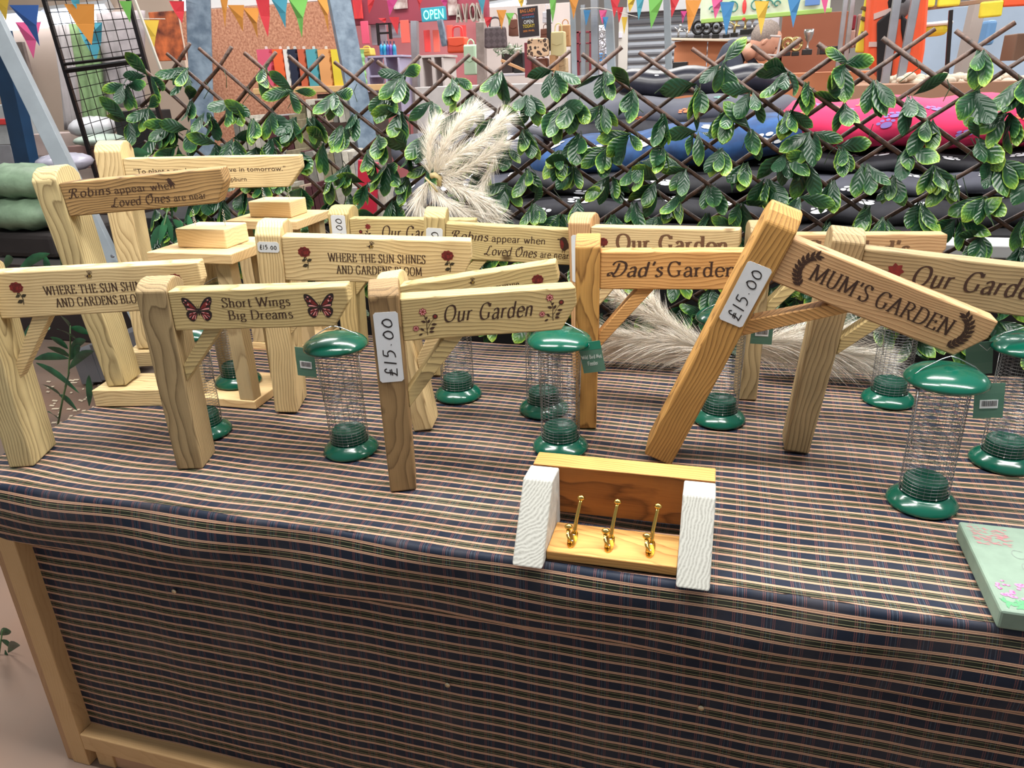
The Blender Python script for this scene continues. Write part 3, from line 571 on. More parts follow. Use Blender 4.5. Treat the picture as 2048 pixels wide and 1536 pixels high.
for lp in me.loops: uvl.data[lp.index].uv = uvs[lp.vertex_index]
me.polygons.foreach_set('use_smooth', [True] * len(me.polygons)); me.update()
meta(link('tablecloth', me), 'navy tartan cloth with peach stripes spread over the market table', 'tablecloth')
# ---------------------------------------------------------------- bird feeders
GRN = mat('green_enamel', (2, 84, 66), .2, 0, .5, coat=.35); GRD = mat('green_plastic_cup', (4, 74, 58), .3, 0, .4); BLK = mat('black_plastic', (14, 14, 15), .35)
def tagmat():
    t = NT('green_card_tag'); tc = t.n('TexCoord'); sp = t.n('SeparateXYZ'); t.l(tc.outputs['Object'], sp.inputs[0])
    w = t.math('GREATER_THAN', t.math('SINE', t.math('MULTIPLY', sp.outputs[2], 2400.)), .75); band = t.math('GREATER_THAN', t.math('ABSOLUTE', t.math('SUBTRACT', sp.outputs[2], -.031)), .012)
    t.l(t.mix(t.math('MULTIPLY', t.math('MULTIPLY', w, band), .25), srgb(74, 116, 98), srgb(150, 176, 156)), t.b.inputs['Base Color']); t.b.inputs['Roughness'].default_value = .5; return t.m
TAGM = tagmat(); STR = mat('white_string', (224, 226, 228), .5)
def feeder_meshes():
    D = {}
    b = MB(); b.lathe([(.0, .004), (.052, .0035), (.0585, .001), (.0605, .003), (.0600, .007), (.0570, .0125), (.0520, .0175), (.0470, .0215), (.0440, .0235), (.0415, .026), (.0405, .026), (.0405, .012), (0, .012)], 48); D['base'] = b.mesh('feeder_base', GRN, True)
    b = MB(); b.lathe([(.0365, .013), (.0365, .050), (.034, .054), (.028, .048), (.0, .044)], 32); D['cup'] = b.mesh('feeder_cup', GRD, True)
    b = MB(); n = 36; N = 32
    for i in range(N):
        z = .024 + i * (.232 - .024) / (N - 1); b.tube([(.0415 * math.cos(2 * math.pi * j / n), .0415 * math.sin(2 * math.pi * j / n), z) for j in range(n + 1)], .00058, 3, cap=False)
    for j in range(24):
        a = 2 * math.pi * j / 24; b.tube([(.0409 * math.cos(a), .0409 * math.sin(a), .02), (.0409 * math.cos(a), .0409 * math.sin(a), .236)], .0003, 3, cap=False)
    D['cage'] = b.mesh('feeder_cage', mat('cage_wire', (150, 152, 156), .32, 1.0), True)
    b = MB(); b.lathe([(0, .236), (.042, .238), (.056, .240), (.0645, .2425), (.0672, .2455), (.0665, .2495), (.062, .2555), (.053, .2615), (.04, .2665), (.024, .2700), (.012, .2712), (0, .2715)], 48); D['cap'] = b.mesh('feeder_cap', GRN, True)
    b = MB(); b.box(-.053, -.006, .232, -.036, .006, .238); b.box(.036, -.006, .232, .053, .006, .238); D['clip'] = b.mesh('feeder_clip', BLK, bevel=.0015)
    b = MB()
    for s_ in (-1, 1): b.tube([(s_ * .0445, 0, .236), (s_ * .0435, -.002, .16), (s_ * .0415, -.004, .125)], .0011, 5)
    b.tube([(-.060, 0, .2425), (-.066, 0, .25), (-.045, 0, .268), (-.015, 0, .284), (0, 0, .289), (.015, 0, .284), (.045, 0, .268), (.066, 0, .25), (.060, 0, .2425)], .0011, 5)
    D['handle'] = b.mesh('feeder_handle', STEEL, True)
    b = MB(); b.ball((.0408, 0, .030), .0022); b.ball((-.0408, 0, .030), .0022); b.ball((0, -.0408, .030), .0022); D['screw'] = b.mesh('feeder_screw', STEEL, True)
    return D
FD = feeder_meshes()
def feeder(x, y, label, z=0, rot=0, lean=(0, 0), tag=None, scale=1):
    root = thing('bird_feeder', label, 'bird feeder', (x, y, TZ + z), (lean[0], lean[1], rot), 'green mesh nut feeders'); root.scale = (scale,) * 3
    for k, nm in (('base', 'base_tray'), ('cup', 'inner_cup'), ('cage', 'mesh_tube'), ('cap', 'lid'), ('clip', 'lid_clip'), ('handle', 'wire_handle'), ('screw', 'rivet')): link(nm, FD[k], root)
    if tag:
        ang, dx, dz, kind, tr = tag; c, s = math.cos(ang), math.sin(ang)
        mb = MB(); mb.box(-.023, -.0004, -.066, .023, .0004, 0); P = (dx * c, dx * s, .232 + dz)
        t = mb.obj('card_tag', TAGM, root, loc=P, rot=(0, 0, 0))
        t.rotation_euler = (0, tr, -rot)
        if kind == 'bar':
            mb = MB(); mb.box(-.014, -.0011, -.047, .014, -.0005, -.031); bc = mb.obj('barcode_label', mat('label_white', (222, 224, 226), .5), t)
            bars = []; xx = -.011; rr = random.Random(3)
            while xx < .011:
                w = rr.choice((.0004, .0007, .001)); bars.append([(xx, -.043), (xx + w, -.043), (xx + w, -.0325), (xx, -.0325)]); xx += w + rr.choice((.0005, .0008))
            flat('barcode', [(0, bars, 0)], bc, lambda a, b_, l: (a, -.0013, b_), [BLKP])
        elif kind == 'txt':
            pl = text_c('Wild Bird Nut', .0085, 0, -.036, .042, thick=.22, thin=.12) + text_c('Feeder', .0085, 0, -.050, .022, thick=.22, thin=.12)
            flat('lettering', [(0, pl, 0)], t, lambda a, b_, l: (a, -.0008, b_), [mat('tag_white', (200, 214, 206), .6)])
            mb = MB(); mb.box(-.0231, -.0006, -.0175, .0231, -.0003, -.0005); mb.obj('tag_print', mat('tag_print', (26, 120, 96), .5), t)
        mb = MB(); q = Matrix.Rotation(-rot, 3, 'Z'); e = Vector(P)
        mb.tube([(.062 * c, .062 * s, .247), ((.062 * c + e.x) / 2 + .004, (.062 * s + e.y) / 2, .236), (e.x, e.y - .001, e.z - .004)], .0006, 4); mb.obj('tag_string', STR, root)
    return root
def F_(px, py, *a, **k): p = atz(px, py, TZ + k.get('z', 0)); return feeder(p.x, p.y, *a, **k)
F_(1842, 1006, 'green feeder standing alone at the front right, under the tipped sign tip', rot=.3, lean=(0, 0), tag=(.1, .085, 0, 'bar', -.12))
F_(703, 900, 'green feeder under the butterfly sign, barcode tag on its left side', rot=.4, lean=(0, -.02), tag=(2.6, .085, -.0, 'bar', .06))
F_(917, 791, 'small-looking green feeder standing behind the front Our Garden sign', rot=1.2)
F_(1437, 839, 'green feeder behind the tipped sign post, barcode tag at its right', rot=.2, tag=(.15, .083, .015, 'bar', 0))
F_(2003, 925, 'green feeder cut by the right picture edge, beside the dark gift box', rot=-.3, tag=(3.45, .085, .02, 'plain', -.15))
F_(1121, 895, 'green feeder directly behind the coat hook rack, with a written green tag', rot=.1, tag=(-.35, .066, .022, 'txt', -.2))
F_(1088, 820, "green feeder left of the Dad's Garden post, behind the feeder with the written tag", rot=.8)
F_(1775, 801, 'green feeder in the back right, its lid hidden by the tipped sign board', rot=.6)
F_(412, 865, 'green feeder mostly hidden behind the butterfly sign post', rot=.5)
# ---------------------------------------------------------------- hanging bird tables at the left
BW1 = wood('birdtable', (226, 196, 146), (168, 124, 78), 'x', contrast=.5); BW1z = wood('birdtable', (190, 168, 128), (124, 100, 68), 'z', contrast=.6)
def bird_table(x, y, yaw, label, w=.205, d=.185, hook=.03):
    r = thing('hanging_bird_table', label, 'bird table', (x, y, TZ + .0005), (0, 0, yaw), 'bird tables under the tall signs')
    mb = MB(); mb.box(-w / 2, -d / 2, 0, w / 2, d / 2, .022); mb.obj('floor_board', BW1, r, bevel=.002)
    mb = MB(); mb.box(-w / 2 - .012, -d / 2 - .008, .372, w / 2 + .012, d / 2 + .008, .396); mb.obj('roof_board', BW1, r, bevel=.002)
    mb = MB(); mb.box(-.068, -.045, .3965, .068, .05, .442); mb.obj('hanging_block', wood('block', (232, 206, 158), (186, 146, 98), 'x', contrast=.4), r, bevel=.003)
    for sx in (-1, 1):
        for sy in (-1, 1):
            mb = MB(); mb.box(-.02, -.017, .0225, .02, .017, .3715); mb.obj('leg', BW1z, r, bevel=.0015, loc=(sx * (w / 2 - .024), sy * (d / 2 - .02), 0))
    for sx in (-1, 1):
        mb = MB(); X = sx * .042; mb.tube([(X, 0, .440), (X, 0, .448), (X + .004, 0, .452), (X, 0, .456), (X - .004, 0, .452), (X, 0, .448)], .0008, 5)
        for i in range(4):
            z = .456 + i * .007; a = i * 1.57; cx, sy_ = math.cos(a) * .0035, math.sin(a) * .0035
            mb.tube([(X, 0, z - .004), (X + cx, sy_, z), (X, 0, z + .005), (X - cx, -sy_, z), (X, 0, z - .004)], .0007, 4)
        mb.obj('chain', STEEL, r, smooth=True)
    return r
bird_table(-1.222, 1.548, .03, 'bird table hanging from the dark-grained Robins sign, green feeder inside')
bird_table(-1.300, 1.960, .03, 'second bird table behind, hanging from the tomorrow quote sign')
feeder(-1.235, 1.562, 'green feeder standing inside the nearer bird table', z=.0235, rot=.4)
# ---------------------------------------------------------------- coat hook rack
rk = thing('coat_hook_rack', 'small stained wooden rack with white painted ends and three brass hooks', 'coat rack', (-.3099, .9845, TZ + .001), (0, 0, .020))
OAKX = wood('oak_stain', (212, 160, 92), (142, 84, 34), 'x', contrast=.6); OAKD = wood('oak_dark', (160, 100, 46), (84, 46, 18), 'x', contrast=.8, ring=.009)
WHT = mat('white_washed_timber', (196, 196, 190), .7, noise=.25, scale=60, two=(170, 168, 162), bump=.2)
def whitewash():
    t = NT('white_washed_endgrain'); tc = t.n('TexCoord'); sp = t.n('SeparateXYZ'); t.l(tc.outputs['Object'], sp.inputs[0])
    n = t.n('TexNoise', i_Scale=34.0, i_Detail=4.0); t.l(tc.outputs['Object'], n.inputs['Vector'])
    u = t.math('SUBTRACT', sp.outputs[0], -.03); v = t.math('SUBTRACT', sp.outputs[2], .14)
    r = t.math('ADD', t.math('SQRT', t.math('ADD', t.math('MULTIPLY', u, u), t.math('MULTIPLY', v, v))), t.math('MULTIPLY', n.outputs['Fac'], .016))
    w = t.math('SINE', t.math('MULTIPLY', r, 1150.)); n2 = t.n('TexNoise', i_Scale=260.0, i_Detail=3.0); t.l(tc.outputs['Object'], n2.inputs['Vector'])
    f = t.math('MULTIPLY', t.math('ADD', t.math('MULTIPLY', w, .5), .5), t.math('MULTIPLY', n2.outputs['Fac'], 1.1))
    f = t.math('MULTIPLY', f, .75)
    t.l(t.mix(f, srgb(192, 192, 184), srgb(108, 104, 96)), t.b.inputs['Base Color']); t.b.inputs['Roughness'].default_value = .7
    bp = t.n('Bump', i_Strength=.3, i_Distance=.001); t.l(f, bp.inputs['Height']); t.l(bp.outputs[0], t.b.inputs['Normal']); return t.m
WW = whitewash()
for X in (0, .267):
    mb = MB(); mb.prism([(.0, 0), (.150, 0), (.146, .112), (.090, .116)], 'x', X, X + .052)
    me = mb.mesh('end_block', [WW, WHT], bevel=.003)
    for p in me.polygons: p.material_index = 0 if (p.normal.y < -.3) else 1
    link('end_block', me, rk)
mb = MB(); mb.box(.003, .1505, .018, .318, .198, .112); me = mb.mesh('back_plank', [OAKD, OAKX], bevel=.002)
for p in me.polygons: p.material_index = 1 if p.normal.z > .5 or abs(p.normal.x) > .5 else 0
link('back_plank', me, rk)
mb = MB(); mb.box(.0525, .028, .001, .2665, .118, .018); mb.obj('front_plank', OAKX, rk, bevel=.002)
for X in (.090, .153, .221):
    mb = MB()
    mb.prism(smooth([(-.0055, .072), (-.0045, .05), (0, .043), (.0045, .05), (.0055, .072), (.004, .088), (0, .093), (-.004, .088), (-.0055, .072)]), 'z', .0182, .0205)
    h = mb.obj('hook', BR, rk, smooth=False, loc=(X, 0, 0)); h.scale = (1.35, 1, 1)
    mb = MB(); mb.tube([(0, .086, .020), (0, .089, .026), (.001, .096, .040), (.004, .108, .066), (.005, .111, .072)], [.0034, .0030, .0025, .0023, .0023], 8); mb.ball((.005, .112, .0755), .0050)
    mb.obj('long_arm', BR, h, smooth=True)
    mb = MB(); mb.tube([(-.001, .056, .020), (-.002, .052, .026), (-.004, .056, .034), (-.005, .066, .040)], [.0034, .003, .0028, .0026], 8); mb.ball((-.005, .068, .043), .0055); mb.obj('short_arm', BR, h, smooth=True)
    mb = MB(); mb.ball((0, .062, .0204), .0018, sz=(1, 1, .6)); mb.ball((0, .080, .0204), .0018, sz=(1, 1, .6)); mb.obj('screw', STEEL, h, smooth=True)
# top of the back plank is lighter
# ---------------------------------------------------------------- green painted block at the right edge
gb = thing('painted_keepsake_block', 'pale green painted wooden block with pink flower print, at the right edge', 'decoration', (.405, 1.003, TZ + .001), (0, 0, 0))
mb = MB(); mb.box(0, 0, 0, .21, .236, .032); mb.obj('block', mat('sage_paint', (128, 150, 134), .6, noise=.12, scale=40), gb, bevel=.004)
rg = random.Random(5); pk, pk2, gn, br = [], [], [], []
for i in range(120):
    x, y = rg.uniform(.010, .2), rg.uniform(.022, .066)
    pk.append(circ(x, y + .012 * math.sin(x * 60), rg.uniform(.002, .005), 7)); pk2.append(circ(x + .002, y + .012 * math.sin(x * 60), rg.uniform(.0008, .002), 5))
for i in range(130): gn.append(leafp(rg.uniform(.01, .2), rg.uniform(.006, .028), rg.uniform(.008, .016), .004, rg.uniform(.2, 2.9)))
for i in range(95): br.append(leafp(rg.uniform(.006, .062), rg.uniform(.172, .229), rg.uniform(.005, .011), .0022, rg.uniform(-.6, .3)))
ol = []
for cx, cy in ((.062, .15), (.066, .115)): ribbon(ol, smooth([(cx + .01, cy + .01), (cx - .002, cy + .012), (cx - .006, cy), (cx, cy - .01), (cx + .012, cy - .006)]), lambda a: .0012)
pr = flat('flower_print', [(0, gn, 0), (1, pk, .0002), (2, pk2, .0004), (3, br, 0), (4, ol, 0)], gb, lambda a, b, l: (a, b, .0323 + l), [mat('leaf_green_print', (86, 152, 108), .6), mat('blossom_pink', (224, 130, 176), .6), mat('blossom_deep', (180, 84, 140), .6), mat('dusky_rose', (176, 118, 122), .6), mat('grey_outline', (120, 130, 124), .6)])
# dark gift box at the right edge behind the feeders
bx = thing('dark_gift_box', 'black box with pink lettering at the right edge behind the feeders', 'box', (.72, 1.80, TZ + .001), (0, 0, -.1))
mb = MB(); mb.box(-.02, 0, 0, .24, .18, .155); mb.obj('carton', mat('black_carton', (26, 22, 24), .45), bx, bevel=.002)
flat('lettering', [(0, text_polys('REST', .022, thick=.2, thin=.08)[0], 0)], bx, lambda a, b, l: (a - .005, -.0006, b + .118), [mat('rose_gold_print', (180, 110, 106), .5)])
# ---------------------------------------------------------------- pampas grass
PAM = mat('pampas_cream', (250, 244, 234), .7); PAM2 = mat('pampas_stem', (196, 178, 132), .7)
def plume(parent, pts, n, L, seed, spread=.5, wid=.0011, name='plume'):
    n = int(n * 1.7); rr = random.Random(seed); P = [Vector(p) for p in smooth(pts, n=8)]; mb = MB(); k = len(P)
    mb.tube(P, .0016, 5, r2=.0006)
    for i in range(n):
        t = rr.random() ** .85; f = t * (k - 1); a = min(int(f), k - 2); p = P[a].lerp(P[a + 1], f - a); d = (P[a + 1] - P[a]).normalized()
        q = Vector((rr.gauss(0, 1), rr.gauss(0, .7), rr.gauss(0, 1))); q = (q - d * q.dot(d)).normalized()
        l = L * (.5 + .7 * rr.random()) * (1.0 - .45 * abs(t - .45)); dr = (d + q * spread * rr.uniform(.3, 1.3)).normalized()
        mid = p + dr * l * .5 + q * l * .05; end = p + dr * l + Vector((0, 0, -.12 * l)) + q * l * .1
        s = d.cross(q) * wid * .5
        if rr.random() < .5: s = q * wid * .5
        mb.add([p - s, p + s, mid + s * .8, mid - s * .8, end], [(0, 1, 2, 3), (3, 2, 4)])
    return mb.obj(name, PAM, parent, normals=False)
def pl_(Y, *px): return [tuple(at(a, b, Y + dy)) for a, b, dy in px]
pa = thing('pampas_grass_bunch', 'fluffy cream pampas grass tied to the leafy trellis', 'dried grass', tuple(at(868, 355, 2.10)), (0, 0, 0))
o0 = Vector(at(868, 355, 2.10))
def loc(L): return [tuple(Vector(p) - o0) for p in L]
Yp = 2.09
for i, (pts, n, L) in enumerate((
    (pl_(Yp, (868, 352, 0), (885, 300, -.01), (915, 255, -.01), (945, 228, 0)), 700, .085), (pl_(Yp, (868, 352, 0), (900, 320, -.02), (960, 285, -.02), (1005, 240, -.01)), 750, .085),
    (pl_(Yp, (860, 350, 0), (858, 310, -.01), (862, 275, -.01), (872, 245, 0)), 450, .07), (pl_(Yp, (872, 356, 0), (915, 345, -.02), (965, 318, -.02), (1000, 290, 0)), 500, .08),
    (pl_(Yp, (872, 362, 0), (915, 375, -.02), (950, 395, -.02), (985, 418, 0)), 600, .085), (pl_(Yp, (860, 362, 0), (880, 395, -.01), (920, 420, -.02), (985, 440, 0)), 600, .08),
    (pl_(Yp, (858, 360, 0), (845, 385, 0), (838, 405, 0), (850, 432, 0)), 500, .07), (pl_(Yp, (990, 300, 0), (985, 330, 0), (972, 360, 0), (962, 385, 0)), 200, .05))):
    plume(pa, loc(pts), n, L, 20 + i)
mb = MB(); mb.tube(loc(pl_(2.075, (862, 352, 0), (870, 350, 0), (880, 356, 0), (878, 372, 0))), .009, 8, r2=.007); mb.tube(loc(pl_(2.07, (850, 355, 0), (862, 368, 0), (875, 384, 0))), .003, 5); mb.obj('tied_stalk', PAM2, pa, smooth=True)
for lab, o_, rows in (('cream pampas grass lying on the table behind the Dad\'s Garden sign', (1330, 690, 1.95), (
        ((1440, 715), (1380, 690), (1300, 680), (1215, 672), 1000, .12), ((1430, 725), (1360, 710), (1290, 705), (1225, 700), 900, .10), ((1400, 690), (1340, 650), (1280, 620), (1235, 590), 500, .08), ((1420, 700), (1385, 680), (1340, 650), (1300, 600), 500, .09), ((1300, 690), (1320, 705), (1330, 715), (1332, 728), 300, .05))),
        ('cream pampas grass lying on the table between the two right-hand signs', (1600, 700, 1.98), (
        ((1500, 690), (1560, 685), (1640, 700), (1740, 715), 1000, .12), ((1490, 705), (1560, 710), (1660, 725), (1765, 728), 900, .1), ((1530, 690), (1600, 660), (1660, 630), (1690, 600), 450, .08), ((1560, 690), (1640, 670), (1700, 660), (1740, 640), 450, .09)))):
    o0 = Vector(at(*o_)); b = thing('pampas_grass', lab, 'dried grass', tuple(o0), (0, 0, 0), 'pampas stems on the table')
    for i, r_ in enumerate(rows):
        pts = [Vector(at(px, py, 1.93 + .012 * i)) for px, py in r_[:4]]
        for p in pts: p.z = max(p.z, TZ + .018)
        plume(b, loc([tuple(p) for p in pts]), r_[4], r_[5], 50 + i, spread=.55, wid=.0012)
# ---------------------------------------------------------------- leafy trellis
WIL = mat('willow_bark', (92, 62, 48), .5, noise=.45, scale=60, two=(44, 30, 24), bump=.3)
def leafmat():
    t = NT('artificial_leaf'); uv = t.n('UVMap'); sp = t.n('SeparateXYZ'); t.l(uv.outputs[0], sp.inputs[0]); oi = t.n('ObjectInfo'); ge = t.n('NewGeometry')
    tc = t.n('TexCoord'); n = t.n('TexNoise', i_Scale=38.0, i_Detail=2.0); t.l(tc.outputs['Object'], n.inputs['Vector'])
    rnd = t.math('FRACT', t.math('ADD', oi.outputs['Random'], t.math('MULTIPLY', ge.outputs['Random Per Island'], 1.0)))
    au = t.math('ABSOLUTE', sp.outputs[0]); v = sp.outputs[1]
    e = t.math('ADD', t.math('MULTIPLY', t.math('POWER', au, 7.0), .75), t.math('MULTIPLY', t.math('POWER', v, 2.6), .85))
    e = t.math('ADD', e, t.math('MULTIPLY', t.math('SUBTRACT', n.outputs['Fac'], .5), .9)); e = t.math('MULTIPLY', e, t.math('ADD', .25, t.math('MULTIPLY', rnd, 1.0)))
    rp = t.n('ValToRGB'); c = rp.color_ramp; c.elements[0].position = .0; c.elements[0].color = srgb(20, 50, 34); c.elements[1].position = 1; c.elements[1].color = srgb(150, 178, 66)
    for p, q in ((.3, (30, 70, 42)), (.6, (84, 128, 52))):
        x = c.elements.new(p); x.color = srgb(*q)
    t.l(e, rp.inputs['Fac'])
    vein = t.math('GREATER_THAN', t.math('SINE', t.math('ADD', t.math('MULTIPLY', v, 46.), t.math('MULTIPLY', au, -12.))), .9)
    t.l(t.mix(t.math('MULTIPLY', vein, .12), rp.outputs['Color'], srgb(78, 112, 78)), t.b.inputs['Base Color']); t.b.inputs['Roughness'].default_value = .3; t.b.inputs['Specular IOR Level'].default_value = .45
    w = t.math('SINE', t.math('ADD', t.math('MULTIPLY', v, 40.), t.math('MULTIPLY', au, -10.))); bp = t.n('Bump', i_Strength=.3, i_Distance=.0015); t.l(w, bp.inputs['Height']); t.l(bp.outputs[0], t.b.inputs['Normal'])
    return t.m
LEAFM = leafmat(); LEAFM.use_backface_culling = False
def leaf_geo(seed):
    rr = random.Random(seed); cur = rr.uniform(-.35, .25); fold = rr.uniform(.12, .3); wv = rr.uniform(.0, .05); W = rr.uniform(.19, .25)
    V = []; U = []
    prof = [(0, .04), (.12, .22), (.28, .62), (.48, .95), (.66, 1.0), (.82, .82), (.93, .45), (1.0, .04)]
    for t, w in prof:
        z = cur * t * t
        for u in (-1, 0, 1): V.append((u * w * W, z + abs(u) * fold * w * W + wv * math.sin(t * 9) * u, -t)); U.append((u, t))
    F = [(i * 3 + j, i * 3 + j + 1, i * 3 + j + 4, i * 3 + j + 3) for i in range(7) for j in (0, 1)]
    return V, U, F
LG = [leaf_geo(i) for i in range(7)]
def mk_mesh(name, V, U, F, m):
    me = bpy.data.meshes.new(name); me.from_pydata(V, [], F); me.materials.append(m); ul = me.uv_layers.new(name='UVMap')
    for lp in me.loops: ul.data[lp.index].uv = U[lp.vertex_index]
    me.polygons.foreach_set('use_smooth', [True] * len(me.polygons)); me.update(); return me
LM = [mk_mesh('leaf', *g, LEAFM) for g in LG]
TY = 2.17
tr = thing('leafy_trellis', 'expanding brown willow trellis covered in glossy artificial green leaves', 'trellis', (-.6, TY, TZ), (0, 0, 0))
T0 = Vector((-.6, TY, TZ)); rt = random.Random(11)
def ztop(x): return 1.605 + .07 * max(0, (-1.1 - x)) / .6 + .015 * max(0, x - .1) / .4 if x > -1.7 else 1.66
XA = [-1.900, -1.752, -1.629, -1.472, -1.321, -1.170, -1.031, -.871, -.737, -.575, -.425, -.272, -.136, .012, .169, .315, .472, .625, .78, .93]
slA = [.86 - .2 * min(1, (x + 1.9) / 1.1) for x in XA]
ZB = TZ + .015
def rod(p0, slope, sgn, y, seed):
    rr = random.Random(seed); pts = []; x, z = p0; n = 7
    L = (z - ZB) / slope; x1 = x + sgn * L; 
    lim = -1.90
    if sgn < 0 and x1 < lim: L = x - lim
    for i in range(n):
        t = i / (n - 1); pts.append(Vector((x + sgn * L * t, y + rr.uniform(-.002, .002), z - slope * L * t - .012 * math.sin(math.pi * t) + rr.uniform(-.004, .004))) - T0)
    mb = MB(); mb.tube(pts, [.0058 + rr.uniform(-.0006, .0008) for _ in pts], 7); mb.obj('rod', WIL, tr, smooth=True); return L
k = 0; lattice = []
for x, s in zip(XA, slA): rod((x, ztop(x)), s, 1, TY - .006, 100 + k); k += 1
for zz in (1.50, 1.395, 1.29, 1.18, 1.07, .96): rod((-1.905 + .01 * (k % 3), zz), .74, 1, TY - .006, 100 + k); k += 1
XB = [-1.669, -1.52, -1.37, -1.21, -1.05, -.90, -.75, -.605, -.46, -.32, -.18, -.01, .13, .28, .43, .596, .75, .90, 1.05, 1.2, 1.35]
for x in XB: rod((x, ztop(x) + .012), .70 if x > -1.3 else .78, -1, TY + .006, 100 + k); k += 1
nodes = []
for i in range(-12, 26):
    for j in range(0, 9):
        x = -1.99 + i * .149; z0 = ztop(max(x, -1.7)) - .055
        zz = z0 - j * .094
        for q in (0, 1):
            X = x + q * .0745; Z = zz - q * .047
            if -1.93 < X < .98 and Z > TZ + .03: nodes.append((X, Z, j))
leaves = []
for (X, Z, j) in nodes:
    if rt.random() < (.22 if j == 0 else .04): continue
    n = rt.choice((4, 5, 5, 6)); cx = X + rt.uniform(-.02, .02); cz = Z + rt.uniform(-.015, .02)
    side = rt.choice((-1, 1, 0))
    for q in range(n):
        a = rt.gauss(0, .42) + (rt.choice((-1, 1)) * 1.5 if rt.random() < .1 else 0) + side * .12; tilt = rt.uniform(.1, .75); L = rt.uniform(.066, .098)
        if j < 3 and rt.random() < .08: a += rt.choice((-1.6, 1.6, 2.6))
        Mx = Matrix.Translation((cx + rt.uniform(-.008, .008) - T0.x, -.012 - rt.uniform(0, .02), cz - T0.z)) @ Matrix.Rotation(a, 4, 'Y') @ Matrix.Rotation(-tilt, 4, 'X') @ Matrix.Rotation(rt.gauss(0, .5), 4, 'Z') @ Matrix.Scale(L, 4)
        leaves.append((Mx, rt.randrange(7), L, X, Z))
def vis(l):
    X, Z = l[3], l[4]
    sc = l[2] / math.sqrt(TY ** 2 + X * X)
    return sc - (.1 if Z < 1.12 else 0) - (.1 if X > .93 or X < -1.9 else 0)
leaves.sort(key=vis, reverse=True)
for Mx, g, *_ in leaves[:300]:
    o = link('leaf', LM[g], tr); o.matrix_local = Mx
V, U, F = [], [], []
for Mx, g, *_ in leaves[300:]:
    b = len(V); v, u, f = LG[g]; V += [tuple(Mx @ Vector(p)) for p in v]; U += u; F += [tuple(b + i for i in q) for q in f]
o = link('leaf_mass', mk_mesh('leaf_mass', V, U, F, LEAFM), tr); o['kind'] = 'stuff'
mb = MB()
for (X, Z, j) in nodes:
    if rt.random() < .6: mb.tube([Vector((X, TY - .02, Z)) - T0, Vector((X + rt.uniform(-.02, .02), TY - .024, Z - .02)) - T0, Vector((X + rt.uniform(-.03, .03), TY - .02, Z - .05)) - T0], .0012, 4)
mb.obj('twig', mat('green_twig', (40, 62, 36), .6), tr)['kind'] = 'stuff'
# ---------------------------------------------------------------- hall shell
FLM = mat('hall_floor', (146, 116, 98), .75, noise=.35, scale=1.2, two=(118, 108, 100), bump=.1)
mb = MB(); mb.box(-9, -1.2, -.05, 9, 14.2, 0); meta(mb.obj('floor', FLM), kind='structure')
WLM = mat('hall_wall', (214, 206, 200), .8, noise=.1, scale=2)
mb = MB(); mb.box(-9, 14, 0, 9, 14.2, 4.2); meta(mb.obj('wall_back', WLM), kind='structure')
mb = MB(); mb.box(-9.2, -1, 0, -9, 14.2, 4.2); meta(mb.obj('wall_left', WLM), kind='structure')
mb = MB(); mb.box(9, -1, 0, 9.2, 14.2, 4.2); meta(mb.obj('wall_right', WLM), kind='structure')
def ext(px0, py0, px1, py1, Y):
    mx, my = (px0 + px1) / 2, (py0 + py1) / 2
    return at(px0, my, Y).x, at(px1, my, Y).x, at(mx, py1, Y).z, at(mx, py0, Y).z
def pbox(name, px0, py0, px1, py1, Y, d, m, label=None, cat=None, group=None, parent=None, bevel=.004, kind=None, rot=0, smooth=False, seg=2):
    x0, x1, z0, z1 = ext(px0, py0, px1, py1, Y)
    if cat in ('panel', 'partition', 'counter', 'table', 'cabinet', 'column'): z0 = .004
    cx, cz = (x0 + x1) / 2, (z0 + z1) / 2
    mb = MB(); mb.box(x0 - cx, 0, z0 - cz, x1 - cx, d, z1 - cz); P = Vector((cx, Y, cz))
    if parent is not None: P -= parent.location
    o = mb.obj(name, m, parent, bevel=bevel, loc=P, rot=(0, rot, 0), seg=seg, smooth=smooth); return meta(o, label, cat, group, kind)
def beam(name, a, b, w, d, m, label, cat='post', yaw=0):
    a, b = Vector(a), Vector(b); dr = (b - a).normalized()
    if cat in ('post', 'pole') and dr.z < -.5: b = a + dr * ((a.z - .004) / -dr.z)
    X = Vector((math.cos(yaw), math.sin(yaw), 0)); X = (X - dr * X.dot(dr)).normalized(); Yv = dr.cross(X); mb = MB(); vs = []
    for p in (a, b):
        for s, t in ((-1, -1), (1, -1), (1, 1), (-1, 1)): vs.append(p + X * s * w / 2 + Yv * t * d / 2 - a)
    mb.add(vs, [(0, 1, 2, 3), (7, 6, 5, 4), (0, 4, 5, 1), (1, 5, 6, 2), (2, 6, 7, 3), (3, 7, 4, 0)])
    return meta(mb.obj(name, m, None, bevel=.002, loc=a), label, cat)
GB = mat('grey_blue_paint', (126, 142, 158), .45, noise=.35, scale=22, two=(84, 100, 118), bump=.25)
GB2 = mat('pale_grey_paint', (150, 160, 168), .5, noise=.15, scale=12); DBL = mat('dark_blue_paint', (22, 62, 98), .4, noise=.25, scale=8); BFR = mat('black_steel', (32, 26, 26), .4, .3); SLV = mat('galvanised_steel', (164, 168, 176), .35, .7, noise=.2, scale=10)
beam('steel_post', at(396, -30, 3.0), at(414, 520, 3.0), .095, .095, GB, 'thick grey-blue peeling steel post behind the trellis, left of the chipboard', yaw=.6)
beam('steel_brace', at(672, -30, 3.1), at(768, 470, 3.1), .085, .085, GB, 'slanting blue-grey steel brace between the coloured boxes and the red stall', yaw=.6)
beam('steel_brace', at(-22, 20, 2.55), at(262, 600, 2.55), .06, .06, GB2, 'pale grey slanting steel beam at the far left', yaw=.5)
